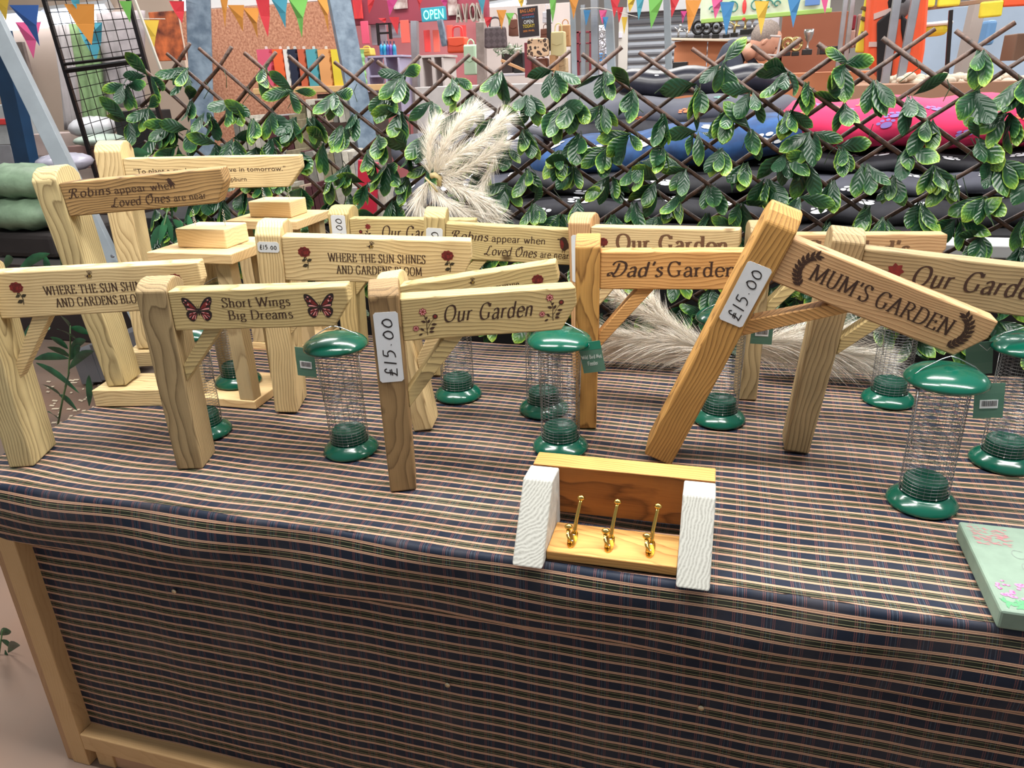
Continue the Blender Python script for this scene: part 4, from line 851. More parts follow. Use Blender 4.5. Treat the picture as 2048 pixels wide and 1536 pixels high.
beam('steel_post', at(-2, 60, 3.15), at(70, 400, 3.15), .10, .06, DBL, 'dark blue post at the far left behind the slanting beam', 'column')
mb = MB(); mb.lathe([(0, 0), (.008, 0), (.008, .006), (0, .008)], 6); meta(mb.obj('bolt', SLV, None, loc=at(226, 512, 2.51), rot=(1.57, 0, 0)), 'small bolt on the lower end of the slanting beam', 'bolt')
# grid display panel
g = thing('grid_display_panel', 'black steel mesh display panel at the upper left', 'display panel', tuple(at(190, 130, 3.4)), (0, 0, 0)); go = Vector(g.location)
def gp(u, v):   # u across, v down
    tl, tr_, bl, br = (86, -8), (254, -12), (196, 362), (338, 300)
    x = (tl[0] * (1 - u) + tr_[0] * u) * (1 - v) + (bl[0] * (1 - u) + br[0] * u) * v; y = (tl[1] * (1 - u) + tr_[1] * u) * (1 - v) + (bl[1] * (1 - u) + br[1] * u) * v
    return Vector(at(x, y, 3.4)) - go
def bar(a, b, w=.022):
    mb = MB(); mb.tube([a, b], w / 2 * 1.2, 4); return mb.obj('frame_bar', BFR, g)
bar(gp(0, 0), gp(0, 1)); bar(gp(1, 0), gp(1, 1)); bar(gp(0, .405), gp(1, .425)); bar(gp(0, .37), gp(1, .39), .014)
for rng, nm in (((0, .385), 'wire_mesh'), ((.415, 1), 'wire_mesh')):
    mb = MB()
    for i in range(1, 8): mb.tube([gp(i / 8, rng[0]), gp(i / 8, rng[1])], .0021, 4)
    nr = 6 if rng[0] == 0 else 9
    for j in range(nr): v = rng[0] + (rng[1] - rng[0]) * (j + .4) / nr; mb.tube([gp(0, v), gp(1, v)], .0021, 4)
    mb.obj(nm, BFR, g)
# hanging textiles behind the panel
def towel(px0, py0, px1, py1, Y, m, label, shear=0):
    x0, x1, z0, z1 = ext(px0, py0, px1, py1, Y); mb = MB(); n, k = 14, 10; vs = []
    for side in (0, 1):
        for i in range(n + 1):
            for j in range(k + 1):
                u, v = i / n, j / k; vs.append((x0 + (x1 - x0) * u + shear * (1 - v) * -1 - (x0 + x1) / 2, side * .03 + .012 * math.sin(u * 17 + v * 3), z0 + (z1 - z0) * v - (z0 + z1) / 2))
    N = (n + 1) * (k + 1); fs = []
    for i in range(n):
        for j in range(k):
            a = i * (k + 1) + j; q = (a, a + k + 1, a + k + 2, a + 1); fs.append(q); fs.append(tuple(N + t for t in q[::-1]))
    for i in range(n): a = i * (k + 1); b = a + k; fs += [(a, N + a, N + a + k + 1, a + k + 1), (b, b + k + 1, N + b + k + 1, N + b)]
    for j in range(k): a = j; b = n * (k + 1) + j; fs += [(a, a + 1, N + a + 1, N + a), (b, N + b, N + b + 1, b + 1)]
    mb.add(vs, fs); return meta(mb.obj('hanging_towel', m, None, smooth=True, loc=((x0 + x1) / 2, Y, (z0 + z1) / 2)), label, 'towel', 'towels behind the mesh panel')
towel(168, 44, 216, 320, 3.9, mat('green_towel', (138, 168, 120), .9, noise=.2, scale=30), 'green towel hanging behind the black mesh panel', .10)
towel(212, 22, 300, 215, 4.0, mat('marbled_towel', (186, 176, 180), .9, noise=.3, scale=14), 'grey marbled towel hanging at the right of the green one', .12)
towel(128, 48, 164, 260, 4.05, mat('silver_towel', (196, 190, 192), .8, noise=.2, scale=10), 'silver grey towel hanging at the left of the green one', .10)
pbox('partition_board', -120, -60, 372, 330, 5.2, .06, mat('cream_partition', (206, 184, 166), .8, noise=.06, scale=3), 'large cream partition board behind the left stall', 'partition')
pbox('framed_picture', 18, 84, 52, 150, 5.0, .03, mat('grey_swirl_picture', (150, 134, 126), .7, noise=.5, scale=9), 'small grey swirl picture on the cream partition', 'picture')
def lamp(px0, py0, px1, py1, Y, label):
    r = thing('fluorescent_lamp', label, 'lamp', tuple(at((px0 + px1) / 2, (py0 + py1) / 2, Y)), (0, 0, 0), 'hall tube lamps'); a, b = at(px0, py0, Y) - r.location, at(px1, py1, Y) - r.location
    mb = MB(); mb.tube([a, b], .045, 8); mb.obj('tube', mat('lamp_glow', (235, 242, 255), .5, emit=4), r, smooth=True)
    mb = MB(); mb.tube([a + Vector((0, .04, .06)), b + Vector((0, .04, .06))], .05, 4); mb.obj('housing', mat('lamp_housing', (220, 222, 226), .5), r)
lamp(-60, 56, 88, 44, 5.1, 'tube lamp glowing at the top left corner'); lamp(95, 42, 215, 30, 5.1, 'tube lamp glowing behind the mesh panel'); lamp(372, 12, 560, 2, 4.7, 'tube lamp above the chipboard wall'); lamp(962, 26, 1050, 12, 9.0, 'tube lamp far back above the handbag stall')
# picture poster with orange swirls
pp = pbox('wall_poster', 305, 22, 362, 122, 4.4, .01, mat('orange_swirl_poster', (206, 108, 60), .6, noise=.6, scale=11, two=(70, 30, 24)), 'orange and red swirling poster left of the grey-blue post', 'poster')
beam('ladder_rail', at(262, -20, 3.6), at(322, 140, 3.6), .012, .012, mat('pale_rail', (190, 184, 172), .5), 'pale thin display rail right of the mesh panel', 'rail')
OSB = mat('chipboard', (206, 152, 122), .8, noise=.35, scale=70, two=(160, 104, 80), bump=.3)
pbox('chipboard_partition', 384, 10, 690, 330, 4.6, .03, OSB, 'pink-toned chipboard partition behind the bunting', 'partition')
pbox('partition_cap', 384, -30, 700, 9, 4.62, .05, mat('white_cap', (214, 214, 216), .5), 'white trim board above the chipboard partition', 'trim')
# coloured concertina boxes on a shelf
cols = [('pink', (204, 84, 110), 522, 549), ('orange', (222, 96, 50), 553, 574), ('white', (214, 210, 206), 575, 583), ('navy', (30, 36, 58), 584, 600), ('rust', (190, 92, 62), 603, 617), ('teal', (78, 152, 164), 619, 640), ('peach', (214, 152, 96), 642, 666), ('yellow', (218, 194, 58), 668, 694), ('green', (130, 190, 120), 696, 716)]
for nm, c, a, b in cols:
    r = thing('concertina_box', nm + ' ribbed box in the row of coloured boxes on the wooden shelf', 'box', tuple(at((a + b) / 2, 172, 4.0)), (0, 0, 0), 'row of coloured ribbed boxes')
    x0, x1, z0, z1 = ext(a, 98, b, 172, 4.0); cx = (x0 + x1) / 2; h = z1 - z0; n = 9; w = (x1 - x0) / 2 * .92
    pr = [(-w, 0)] + [(w + (.003 if i % 2 else -.003), h * i / n) for i in range(n + 1)] + [(-w, h)]
    mb = MB(); mb.prism(pr, 'y', 0, .12); mb.obj('body', mat('box_' + nm, c, .5), r)
    mb = MB(); mb.lathe([(0, h), (.008, h), (.008, h + .014), (0, h + .016)], 10, c=(0, .04, 0)); mb.obj('knob', mat('box_knob', (190, 190, 186), .4), r)
pbox('wooden_shelf', 505, 173, 735, 186, 3.98, .3, FRX, 'pale wooden shelf under the coloured boxes', 'shelf')
pbox('shelf_cabinet', 640, 187, 735, 300, 4.0, .28, mat('dark_wood', (62, 42, 36), .6, noise=.3), 'dark wooden cabinet under the pale shelf', 'cabinet')
# books and records seen through the trellis
rb = random.Random(4); i = 0; BKC = {}
ORD = ['first', 'second', 'third', 'fourth', 'fifth', 'sixth', 'seventh', 'eighth', 'ninth', 'tenth']
def BKL(ya, c):
    nm = {(166, 160, 150): 'warm grey', (120, 118, 112): 'dark grey', (196, 190, 178): 'cream', (74, 34, 40): 'maroon', (130, 120, 96): 'khaki', (150, 148, 150): 'silver grey', (88, 84, 60): 'olive', (172, 150, 132): 'beige'}[c]
    row = {235: 'upper left', 305: 'middle', 372: 'lowest', 205: 'top'}[ya]; k = BKC.get((row, nm), 0); BKC[(row, nm)] = k + 1
    return '%s %s book from the left on the %s shelf behind the trellis' % (ORD[k], nm, row)
for (xa, xb, ya, yb, Y) in ((470, 600, 235, 300, 3.0), (520, 740, 305, 372, 2.85), (560, 760, 372, 440, 2.75), (600, 700, 205, 245, 3.1)):
    px = xa
    while px < xb:
        w = rb.uniform(9, 18); c = rb.choice([(166, 160, 150), (120, 118, 112), (196, 190, 178), (74, 34, 40), (130, 120, 96), (150, 148, 150), (88, 84, 60), (172, 150, 132)]); i += 1
        pbox('book', px, ya + rb.uniform(-6, 6), px + w - 1.5, yb, Y, .14, mat('spine%d' % (sum(c)), c, .6, noise=.3, scale=50), BKL(ya, c), 'book', 'books behind the trellis', rot=rb.uniform(-.12, .04), bevel=.001); px += w
    pbox('book_shelf', xa - 8, yb + 1, xb + 8, yb + 8, Y - .01, .2, mat('dark_wood', (62, 42, 36)), 'dark shelf board under row %s of books behind the trellis' % {235: 'two', 305: 'three', 372: 'four', 205: 'one'}[ya], 'shelf', bevel=.001)
pbox('red_folder', 714, 322, 752, 432, 2.7, .02, mat('crimson_card', (168, 28, 52), .5), 'crimson folder leaning behind the trellis beside the books', 'folder', rot=.15)
# ---------------------------------------------------------------- red cosmetics stall
Y = 6.5; MAR = mat('maroon_board', (142, 58, 74), .6, noise=.1, scale=4)
fas = thing('stall_fascia', 'maroon stall fascia board with silver capital letters', 'sign', tuple(at(830, 20, Y)), (0, 0, 0))
pbox('board', 684, -40, 975, 44, Y, .05, MAR, parent=fas)
pl, w = sans('AVON', 1.0)
x0, x1, z0, z1 = ext(914, 5, 968, 44, Y - .03); f = (x1 - x0) / w; fz = (z1 - z0) / .72
for i, ch in enumerate('AVON'):
    q, wq = sans(ch, 1.0); adv = (x1 - x0) / 4; mb = MB()
    for poly in q: mb.prism([(x0 + adv * i + a * adv / .8 - fas.location.x, z0 + b * fz - fas.location.z) for a, b in poly], 'y', -.07, -.02)
    mb.obj('letter', mat('silver_letter', (176, 170, 160), .35, .5), fas)
for (a, b, c, d) in ((786, -12, 814, 18), (895, -12, 914, 31)):
    pbox('poster', a, b, c, d, Y - .02, .012, mat('poster_white', (206, 196, 190), .5, noise=.5, scale=12, two=(110, 60, 60)), parent=fas)
ne = thing('neon_sign', 'glowing green and blue neon sign hanging under the maroon fascia', 'neon sign', tuple(at(866, 28, Y - .12)), (0, -.03, 0))
pbox('light_panel', 842, 14, 891, 42, Y - .12, .03, mat('neon_backing', (40, 120, 140), .4, emit=.5), parent=ne)
x0, x1, z0, z1 = ext(846, 18, 887, 38, Y - .13); pl, w = sans('OPEN', 1.0)
flat('lettering', [(0, [[(x0 + a * (x1 - x0) / w - ne.location.x, z0 + b * (z1 - z0) / .72 - ne.location.z) for a, b in p] for p in pl], 0)], ne, lambda a, b, l: (a, -.012, b), [mat('neon_green', (120, 255, 200), .4, emit=3)])
RED = mat('red_gloss', (216, 62, 62), .4); RED2 = mat('coral', (226, 98, 84), .5); ORB = mat('orange_leather', (224, 82, 52), .45); WHP = mat('white_panel', (206, 204, 214), .5); LIL = mat('lilac_panel', (176, 172, 200), .5)
pbox('wall_panel', 715, 40, 960, 200, 7.4, .04, mat('rose_backing', (214, 132, 138), .7, noise=.15, scale=3), 'rosy back panel of the red cosmetics stall', 'panel')
for a, b, c, d, n in ((742, 46, 772, 90, 'left'), (776, 40, 800, 76, 'right')): pbox('display_card', a, b, c, d, 6.6, .02, WHP, 'white display card behind the black stand, the %s one' % n, 'card')
fr = thing('display_stand', 'black h-shaped display stand holding a white card', 'stand', tuple(at(768, 68, 6.4)), (0, 0, 0))
for a, b, c, d in ((753, 46, 757, 91), (757, 46, 780, 49), (777, 46, 781, 78), (757, 64, 778, 68)): pbox('bar', a, b, c, d, 6.4, .03, BFR, parent=fr, bevel=.002)
def bottle(px, py, h, w, Y, c, label, grp):
    m = mat('bottle_%d%d%d' % c, c, .2, coat=.3); mb = MB(); mb.lathe([(0, 0), (w, 0), (w, h * .6), (w * .75, h * .7), (w * .3, h * .76), (w * .3, h * .82)], 14)
    r = thing('bottle', label, 'bottle', tuple(at(px, py, Y)), (0, 0, 0), grp); mb.obj('body', m, r, smooth=True); mb = MB(); mb.lathe([(w * .36, h * .82), (w * .36, h), (0, h)], 10); mb.obj('cap', mat('bottle_cap', (60, 60, 90), .3), r)
for px, c, t in ((764, (40, 140, 200), 'far left blue'), (771, (52, 170, 206), 'second, turquoise'), (777, (70, 90, 170), 'third, indigo'), (783, (120, 80, 160), 'fourth, purple'), (790, (50, 150, 190), 'last, right-hand teal')): bottle(px, 110, .105, .016, 6.2, c, 'perfume bottle on the white cabinet, ' + t, 'perfume bottles')
cab = thing('display_cabinet', 'pale lilac display cabinet with open shelves under the perfume bottles', 'cabinet', tuple(at(770, 150, 6.15)), (0, 0, 0))
for a, b, c, d in ((735, 111, 803, 115), (735, 115, 740, 230), (772, 115, 776, 230), (799, 115, 803, 230), (740, 150, 799, 154)): pbox('board', a, b, c, d, 6.15, .3, LIL, parent=cab, bevel=.002)
cab = thing('display_cabinet', 'grey and white open cabinet between the grey pole and the mint bag', 'cabinet', tuple(at(860, 150, 6.3)), (0, 0, 0))
for a, b, c, d in ((838, 110, 890, 115), (838, 115, 848, 230), (866, 115, 872, 230), (886, 115, 890, 230)): pbox('board', a, b, c, d, 6.3, .3, mat('white_grey', (190, 182, 180), .5), parent=cab, bevel=.002)
beam('grey_pole', at(829, 42, 6.0), at(834, 235, 6.0), .05, .05, SLV, 'upright grey pole in front of the red cosmetics stall')
beam('grey_pole', at(962, 45, 5.6), at(966, 240, 5.6), .06, .06, mat('scuffed_pole', (160, 146, 140), .6, noise=.3), 'scuffed wooden-grey pole left of the checked handbag')
beam('steel_strut', at(880, 40, 5.9), at(890, 92, 5.9), .04, .04, GB, 'short blue-grey strut hanging by the red bags', 'strut')
for k, (a, b, c, d, m_, t) in enumerate(((722, 42, 737, 88, mat('pink_cloth', (226, 90, 120), .7), 'pink'), (706, 0, 724, 38, RED, 'bright red'), (801, 40, 818, 86, RED2, 'coral'), (848, 60, 860, 104, RED, 'long red'), (866, 60, 878, 104, RED2, 'long coral'), (893, 50, 906, 80, RED2, 'short coral'), (920, 50, 932, 84, RED, 'short red'))):
    pbox('hanging_cloth', a, b, c, d, 6.45, .015, m_, t + ' cloth strip hanging on the red cosmetics stall, number by colour', 'cloth', 'cloth strips on the red stall').__setitem__('label', t + ' cloth strip hanging on the red cosmetics stall')
def bag(px0, py0, px1, py1, Y, m, label, top=.35, flap=True, handle=1, d=.09, strap=None):
    x0, x1, z0, z1 = ext(px0, py0, px1, py1, Y); w = (x1 - x0) / 2; h = z1 - z0; r = thing('handbag', label, 'bag', ((x0 + x1) / 2, Y, z0), (0, 0, 0), 'handbags in the far stalls')
    hb = h * (1 - (top if handle else 0)); mb = MB(); mb.prism([(-w, .0), (w, .0), (w * .9, hb), (-w * .9, hb)], 'y', 0, d); mb.obj('body', m, r, bevel=min(.02, w * .2), seg=3, smooth=False)
    if flap: mb = MB(); mb.prism([(-w * .8, hb * .95), (w * .8, hb * .95), (w * .7, hb * .5), (0, hb * .42), (-w * .7, hb * .5)], 'y', -.008, .0); mb.obj('flap', m, r, bevel=.002)
    if handle: mb = MB(); mb.tube(smooth([(-w * .5, d / 2, hb * .97), (-w * .42, d / 2, h * .93), (0, d / 2, h), (w * .42, d / 2, h * .93), (w * .5, d / 2, hb * .97)]), w * .09, 6); mb.obj('handle', strap or m, r, smooth=True)
    return r
def checker():
    t = NT('dark_checked_canvas'); tc = t.n('TexCoord'); mp = t.n('Mapping'); mp.inputs['Rotation'].default_value = (0, .78, 0); t.l(tc.outputs['Object'], mp.inputs[0]); c = t.n('TexChecker', i_Scale=34.0); t.l(mp.outputs[0], c.inputs['Vector'])
    c.inputs['Color1'].default_value = srgb(74, 62, 66); c.inputs['Color2'].default_value = srgb(92, 80, 84); t.l(c.outputs[0], t.b.inputs['Base Color']); t.b.inputs['Roughness'].default_value = .5; return t.m
def leopard():
    t = NT('leopard_print'); tc = t.n('TexCoord'); v = t.n('TexVoronoi', i_Scale=42.0); t.l(tc.outputs['Object'], v.inputs['Vector']); r = t.n('ValToRGB'); e = r.color_ramp.elements
    e[0].position = .0; e[0].color = srgb(150, 100, 70); e[1].position = .5; e[1].color = srgb(206, 172, 140); x = r.color_ramp.elements.new(.25); x.color = srgb(40, 26, 22); x = r.color_ramp.elements.new(.42); x.color = srgb(60, 40, 32)
    t.l(v.outputs['Distance'], r.inputs['Fac']); t.l(r.outputs[0], t.b.inputs['Base Color']); return t.m
BRN = mat('brown_leather', (122, 72, 54), .45, noise=.2, scale=8); TAN = mat('tan_leather', (196, 146, 100), .5, noise=.15, scale=10); CRM = mat('cream_leather', (204, 190, 140), .5); MNT = mat('mint_leather', (176, 204, 176), .5); BLC = mat('black_leather', (20, 18, 20), .4); BUR = mat('burgundy', (118, 40, 52), .5)
bag(892, 52, 932, 106, 5.9, ORB, 'bright orange handbag with red straps on the cosmetics stall', top=.4, strap=RED)
bag(716, 92, 742, 112, 5.9, mat('yellow_leather', (218, 190, 90), .5), 'small yellow bag left of the white cabinet', top=.2)
bag(926, 78, 952, 150, 5.8, MNT, 'mint green rucksack beside the scuffed pole', top=.15)
bag(966, 34, 1010, 96, 5.4, checker(), 'dark checked tote bag hanging at the left of the poster', top=.3, flap=False, d=.07)
bag(1016, 26, 1036, 72, 5.5, BRN, 'flat brown leather bag hanging just left of the poster', top=.25)
bag(1084, 8, 1100, 46, 5.5, WHP, 'small white bag hanging at the right edge of the poster', top=.4)
bag(1080, 48, 1096, 78, 5.5, BRN, 'small brown bag hanging between the poster and the black strap', top=.3)
bag(1052, 76, 1096, 113, 5.2, leopard(), 'leopard print clutch bag hanging under the poster', handle=0, flap=False, d=.06)
bag(1116, 38, 1140, 93, 5.5, TAN, 'tan rucksack hanging on the grey pole', top=.2)
bag(1100, 46, 1128, 112, 5.3, CRM, 'cream folded shoulder bag hanging beside the tan rucksack', top=.25)
bag(1062, 112, 1094, 150, 5.3, BRN, 'brown satchel under the leopard clutch', top=.1)
bag(1098, 100, 1112, 148, 5.3, TAN, 'narrow tan bag beside the brown satchel', top=.2)
bag(1112, 108, 1132, 145, 5.4, mat('straw', (196, 168, 130), .8, noise=.3, scale=60), 'straw bag at the right of the narrow tan bag', top=.2)
bag(1002, 92, 1024, 146, 5.6, mat('dark_brown_leather', (58, 44, 44), .4), 'dark brown bag standing under the white flowers', top=.1)
bag(1026, 100, 1046, 146, 5.6, BLC, 'black bag standing under the white flowers', top=.1)
pbox('leather_strap', 1093, 18, 1102, 102, 5.35, .01, BLC, 'long black leather strap hanging beside the leopard bag', 'strap')
sc = thing('draped_scarf', 'burgundy scarf hanging below the leopard bag', 'scarf', tuple(at(1056, 125, 5.25)), (0, 0, 0)); pbox('cloth', 1049, 85, 1062, 155, 5.25, .03, BUR, parent=sc)
# market poster
po = thing('market_poster', 'black poster with colourful lettering BAG LADY OPEN TODAY hanging above the leopard clutch', 'poster', tuple(at(1057, 44, 5.15)), (0, 0, 0)); po.rotation_euler = (0, -.05, 0)
x0, x1, z0, z1 = ext(1036, 13, 1079, 76, 5.15); w, h = (x1 - x0) / 2, (z1 - z0) / 2
mb = MB(); mb.box(-w, 0, -h, w, .006, h); mb.obj('frame', mat('poster_border', (226, 220, 216), .5), po)
mb = MB(); mb.box(-w * .93, -.003, -h * .95, w * .93, -.0005, h * .95); mb.obj('sheet', mat('poster_black', (44, 32, 38), .5), po)
def ptext(s, y, hgt, wid, m): 
    pl, ww = sans(s, 1.0); return [[(a * wid / ww - wid / 2, y + b * hgt / .72) for a, b in p] for p in pl], m
yel = mat('poster_yellow', (236, 206, 60), .5); org = mat('poster_orange', (232, 140, 60), .5); wht = mat('poster_text_white', (236, 236, 236), .5); pnk = mat('poster_pink', (216, 90, 110), .5); blu_ = mat('poster_blue', (60, 140, 200), .5)
for s, y, hh, ww, m_ in (('BAG LADY', .62, .22, 1.6, org), ('HANDBAGS', .42, .1, 1.2, pnk), ('SCARVES', .26, .1, 1.3, blu_), ('OPEN', -.1, .24, 1.0, wht), ('TODAY!', -.36, .22, 1.2, yel), ('SEE PHIL', -.62, .12, 1.2, org)):
    pl, _ = ptext(s, y * h, hh * h, ww * w * .9, m_); flat('lettering', [(0, pl, 0)], po, lambda a, b, l: (a, -.0045, b), [m_])
# white flowers
fl = thing('flower_arrangement', 'arrangement of white artificial flowers on the bag stall', 'flowers', tuple(at(1018, 98, 5.5)), (0, 0, 0)); rf = random.Random(9); mb = MB()
for i in range(26): mb.ball((rf.uniform(-.1, .1), rf.uniform(-.02, .04), rf.uniform(-.03, .035)), rf.uniform(.010, .018), n=6, sz=(1, 1, .7))
mb.obj('blossom', mat('flower_white', (214, 222, 206), .7), fl, smooth=True); mb = MB()
for i in range(40): a = rf.uniform(0, 6.28); p = Vector((rf.uniform(-.1, .1), 0, rf.uniform(-.03, .02))); mb.tube([p, p + Vector((math.cos(a) * .03, -.02, math.sin(a) * .03))], .004, 4, r2=.001)
mb.obj('foliage', mat('flower_green', (96, 132, 90), .7), fl)
pbox('wooden_shelf', 985, 147, 1060, 152, 5.5, .3, WHP, 'white shelf edge under the dark bags', 'shelf')
pbox('wooden_stick', 1000, 128, 1052, 134, 5.3, .02, TAN, 'pale wooden stick lying slanted on the bag stall', 'stick', rot=.4)
pbox('stall_backboard', 960, 10, 1140, 200, 7.2, .03, mat('pale_backboard', (206, 194, 190), .7, noise=.12, scale=4), 'pale backboard of the handbag stall', 'panel')
# poles and shelves in the middle
for a, b, w_, t in (((1144, -20), (1152, 235), .03, 'thin grey pole right of the tan rucksack'), ((1166, 10), (1168, 235), .028, 'thin silver pole left of the burgundy shelf post'), ((1189, -20), (1192, 240), .045, 'silver pole in the middle of the picture top'), ((1216, -20), (1228, 240), .05, 'dark grey pole left of the roller shutter'), ((1333, -20), (1338, 150), .04, 'grey pole in front of the roller shutter')):
    beam('steel_pole', at(*a, 5.2), at(*b, 5.2), w_, w_, SLV if 'silver' in t else GB2, t, 'pole')
sh = thing('display_rack', 'burgundy display rack with small pictures behind the thin poles', 'rack', tuple(at(1165, 100, 6.2)), (0, 0, 0))
for a, b, c, d in ((1153, 62, 1158, 200), (1178, 62, 1184, 200), (1153, 62, 1184, 66), (1153, 85, 1184, 88), (1153, 120, 1184, 124)): pbox('board', a, b, c, d, 6.2, .05, BUR, parent=sh, bevel=.002)
sh = thing('trinket_rack', 'rack of silver trinkets and blue packets left of the dark grey pole', 'rack', tuple(at(1205, 100, 6.6)), (0, 0, 0)); mb = MB()
for i in range(22): a = at(rf.uniform(1196, 1214), rf.uniform(55, 120), 6.6) - sh.location; mb.tube([tuple(a + Vector((math.cos(t) * .03, 0, math.sin(t) * .03))) for t in [k * .9 for k in range(8)]], .004, 4)
mb.obj('trinket', STEEL, sh); pbox('packet', 1198, 106, 1216, 122, 6.6, .04, mat('blue_packet', (70, 140, 206), .5), parent=sh); pbox('backing', 1196, 50, 1216, 220, 6.7, .02, WHP, parent=sh)
# roller shutter
SH = thing('roller_shutter', 'grey steel roller shutter behind the trophies', 'shutter', tuple(at(1390, 80, 9.0)), (0, 0, 0)); SHM = mat('shutter_steel', (132, 136, 144), .5, .4)
x0, x1, _, _ = ext(1254, 20, 1520, 150, 9.0); zt = at(1390, 12, 9.0).z; zb = .4; n = int((zt - zb) / .075)
for i in range(n):
    z = zb + (zt - zb) * i / n; hh = (zt - zb) / n; mb = MB(); mb.prism([(0, 0), (-.018, hh * .25), (-.02, hh * .5), (-.012, hh * .8), (.0, hh * .93)], 'x', x0 - SH.location.x, x1 - SH.location.x); mb.obj('slat', SHM, SH, loc=(0, 0, z - SH.location.z))
pbox('guide_rail', 1236, 15, 1254, 240, 8.95, .1, mat('cream_metal', (200, 196, 190), .6), parent=SH); pbox('hood', 1254, -10, 1520, 18, 8.9, .2, mat('grey_hood', (176, 176, 180), .6), parent=SH)
pbox('wall_switch', 1237, 64, 1244, 76, 8.93, .04, WHP, 'small white switch box left of the roller shutter', 'switch')
# orange counter with trophies
ORG = mat('orange_board', (206, 132, 92), .7, noise=.1, scale=5)
ct = thing('trophy_counter', 'orange-brown counter with a pale shelf carrying trophies', 'counter', tuple(at(1430, 110, 6.9)), (0, 0, 0))
for a, b in ((1346, 1410), (1412, 1470), (1472, 1560)): pbox('panel', a, 82, b, 230, 6.9, .04, ORG, parent=ct, bevel=.002)
pbox('shelf_board', 1342, 77, 1500, 82, 6.78, .2, mat('pale_board', (206, 190, 170), .6), parent=ct, rot=.06)
for px in (1408, 1470): mb = MB(); mb.prism([(0, 0), (.1, .0), (0, -.1)], 'x', -.01, .01); 
TRG = mat('trophy_gold', (196, 174, 120), .3, .8); TRS = mat('trophy_silver', (190, 190, 190), .3, .8)
def trophy(px, py, h, Y, m, label, kind=0):
    r = thing('trophy', label, 'trophy', tuple(at(px, py, Y)), (0, 0, 0), 'trophies on the far counter'); mb = MB(); mb.box(-h * .2, -h * .15, 0, h * .2, h * .15, h * .22); mb.obj('base', BLC, r, bevel=.003)
    mb = MB()
    if kind == 0: mb.lathe([(0, h * .22), (h * .1, h * .23), (h * .04, h * .32), (h * .04, h * .5), (h * .14, h * .62), (h * .2, h * .85), (h * .2, h), (0, h * .98)], 14)
    elif kind == 1:
        mb.tube([(math.cos(t) * h * .28, 0, h * .6 + math.sin(t) * h * .32) for t in [k * math.pi / 8 for k in range(17)]], h * .09, 8); mb.ball((0, 0, h * .6), h * .12)
    else: mb.tube([(0, 0, h * .22), (0, 0, h * .5), (h * .1, 0, h * .75)], h * .07, 6); mb.ball((h * .1, 0, h * .85), h * .1); mb.tube([(0, 0, h * .6), (-h * .25, 0, h * .8)], h * .05, 5); mb.tube([(0, 0, h * .6), (h * .28, 0, h * .55)], h * .05, 5)
    mb.obj('figure', m, r, smooth=True)
for i, (px, py, h, m_, k) in enumerate(((1356, 82, .13, TRS, 2), (1373, 80, .10, TRS, 2), (1395, 79, .15, BLC, 1), (1412, 78, .14, BLC, 1), (1431, 77, .14, BLC, 1), (1452, 76, .13, TRS, 2), (1468, 74, .14, TRG, 2), (1489, 70, .18, TRG, 0), (1503, 68, .17, TRS, 0), (1573, 112, .13, TRG, 1), (1590, 112, .13, TRG, 1), (1613, 110, .17, TRS, 0))):
    trophy(px, py, h, 6.82 if i < 9 else 6.3, m_, ['first small silver figure trophy on the pale shelf', 'second small silver figure trophy on the pale shelf', 'black square-looking trophy on the pale shelf', 'black ring trophy on the pale shelf', 'black round trophy right of the ring one', 'silver figure trophy beside the blue pennant tip', 'gold figure trophy in the middle of the shelf', 'tall gold cup near the man', 'silver cup nearest to the man', 'gold wheel trophy right of the man', 'second gold wheel trophy right of the man', 'silver cup at the far right of the trophies'][i], k)
pbox('cash_box', 1345, 124, 1374, 142, 6.5, .15, BLC, 'black box with a white top below the counter panels', 'box')
pbox('brown_backboard', 1556, 26, 1692, 240, 6.9, .04, mat('brown_board', (150, 86, 60), .6, noise=.08, scale=4), 'large brown board behind the man', 'panel')
pbox('white_notice', 1524, 32, 1556, 110, 6.95, .02, WHP, 'white notice sheet above the man', 'poster')
# fairground style banner
bn = thing('painted_banner', 'green and cream painted banner with scrolls and a red ornament', 'banner', tuple(at(1530, 10, 6.2)), (0, -.03, 0))
pbox('sheet', 1402, -40, 1662, 32, 6.2, .03, mat('banner_cream', (216, 222, 208), .6, noise=.15, scale=3, two=(176, 198, 150)), parent=bn); pbox('green_hem', 1402, 27, 1662, 36, 6.19, .035, mat('banner_green', (150, 186, 96), .6), parent=bn)
mb = MB()
for s in (-1, 1):
    for r_, cx in ((.05, .08), (.035, .16), (.025, .22)):
        mb.tube([(s * (cx + r_ * math.cos(t) * (1 - t / 9)), 0, .02 + r_ * math.sin(t) * (1 - t / 9)) for t in [k * .5 for k in range(12)]], .005, 5)
o = mb.obj('scroll', mat('banner_teal', (60, 130, 120), .6), bn, loc=(-.14, -.01, -.02)); mb = MB(); mb.ball((0, 0, 0), .03, sz=(.5, .2, 1.6)); mb.ball((.0, 0, -.08), .012); mb.obj('ornament', RED, bn, loc=(-.14, -.012, -.0))
pbox('blue_drawing', 1610, -4, 1640, 14, 6.17, .01, mat('banner_blue', (90, 130, 190), .6), parent=bn)
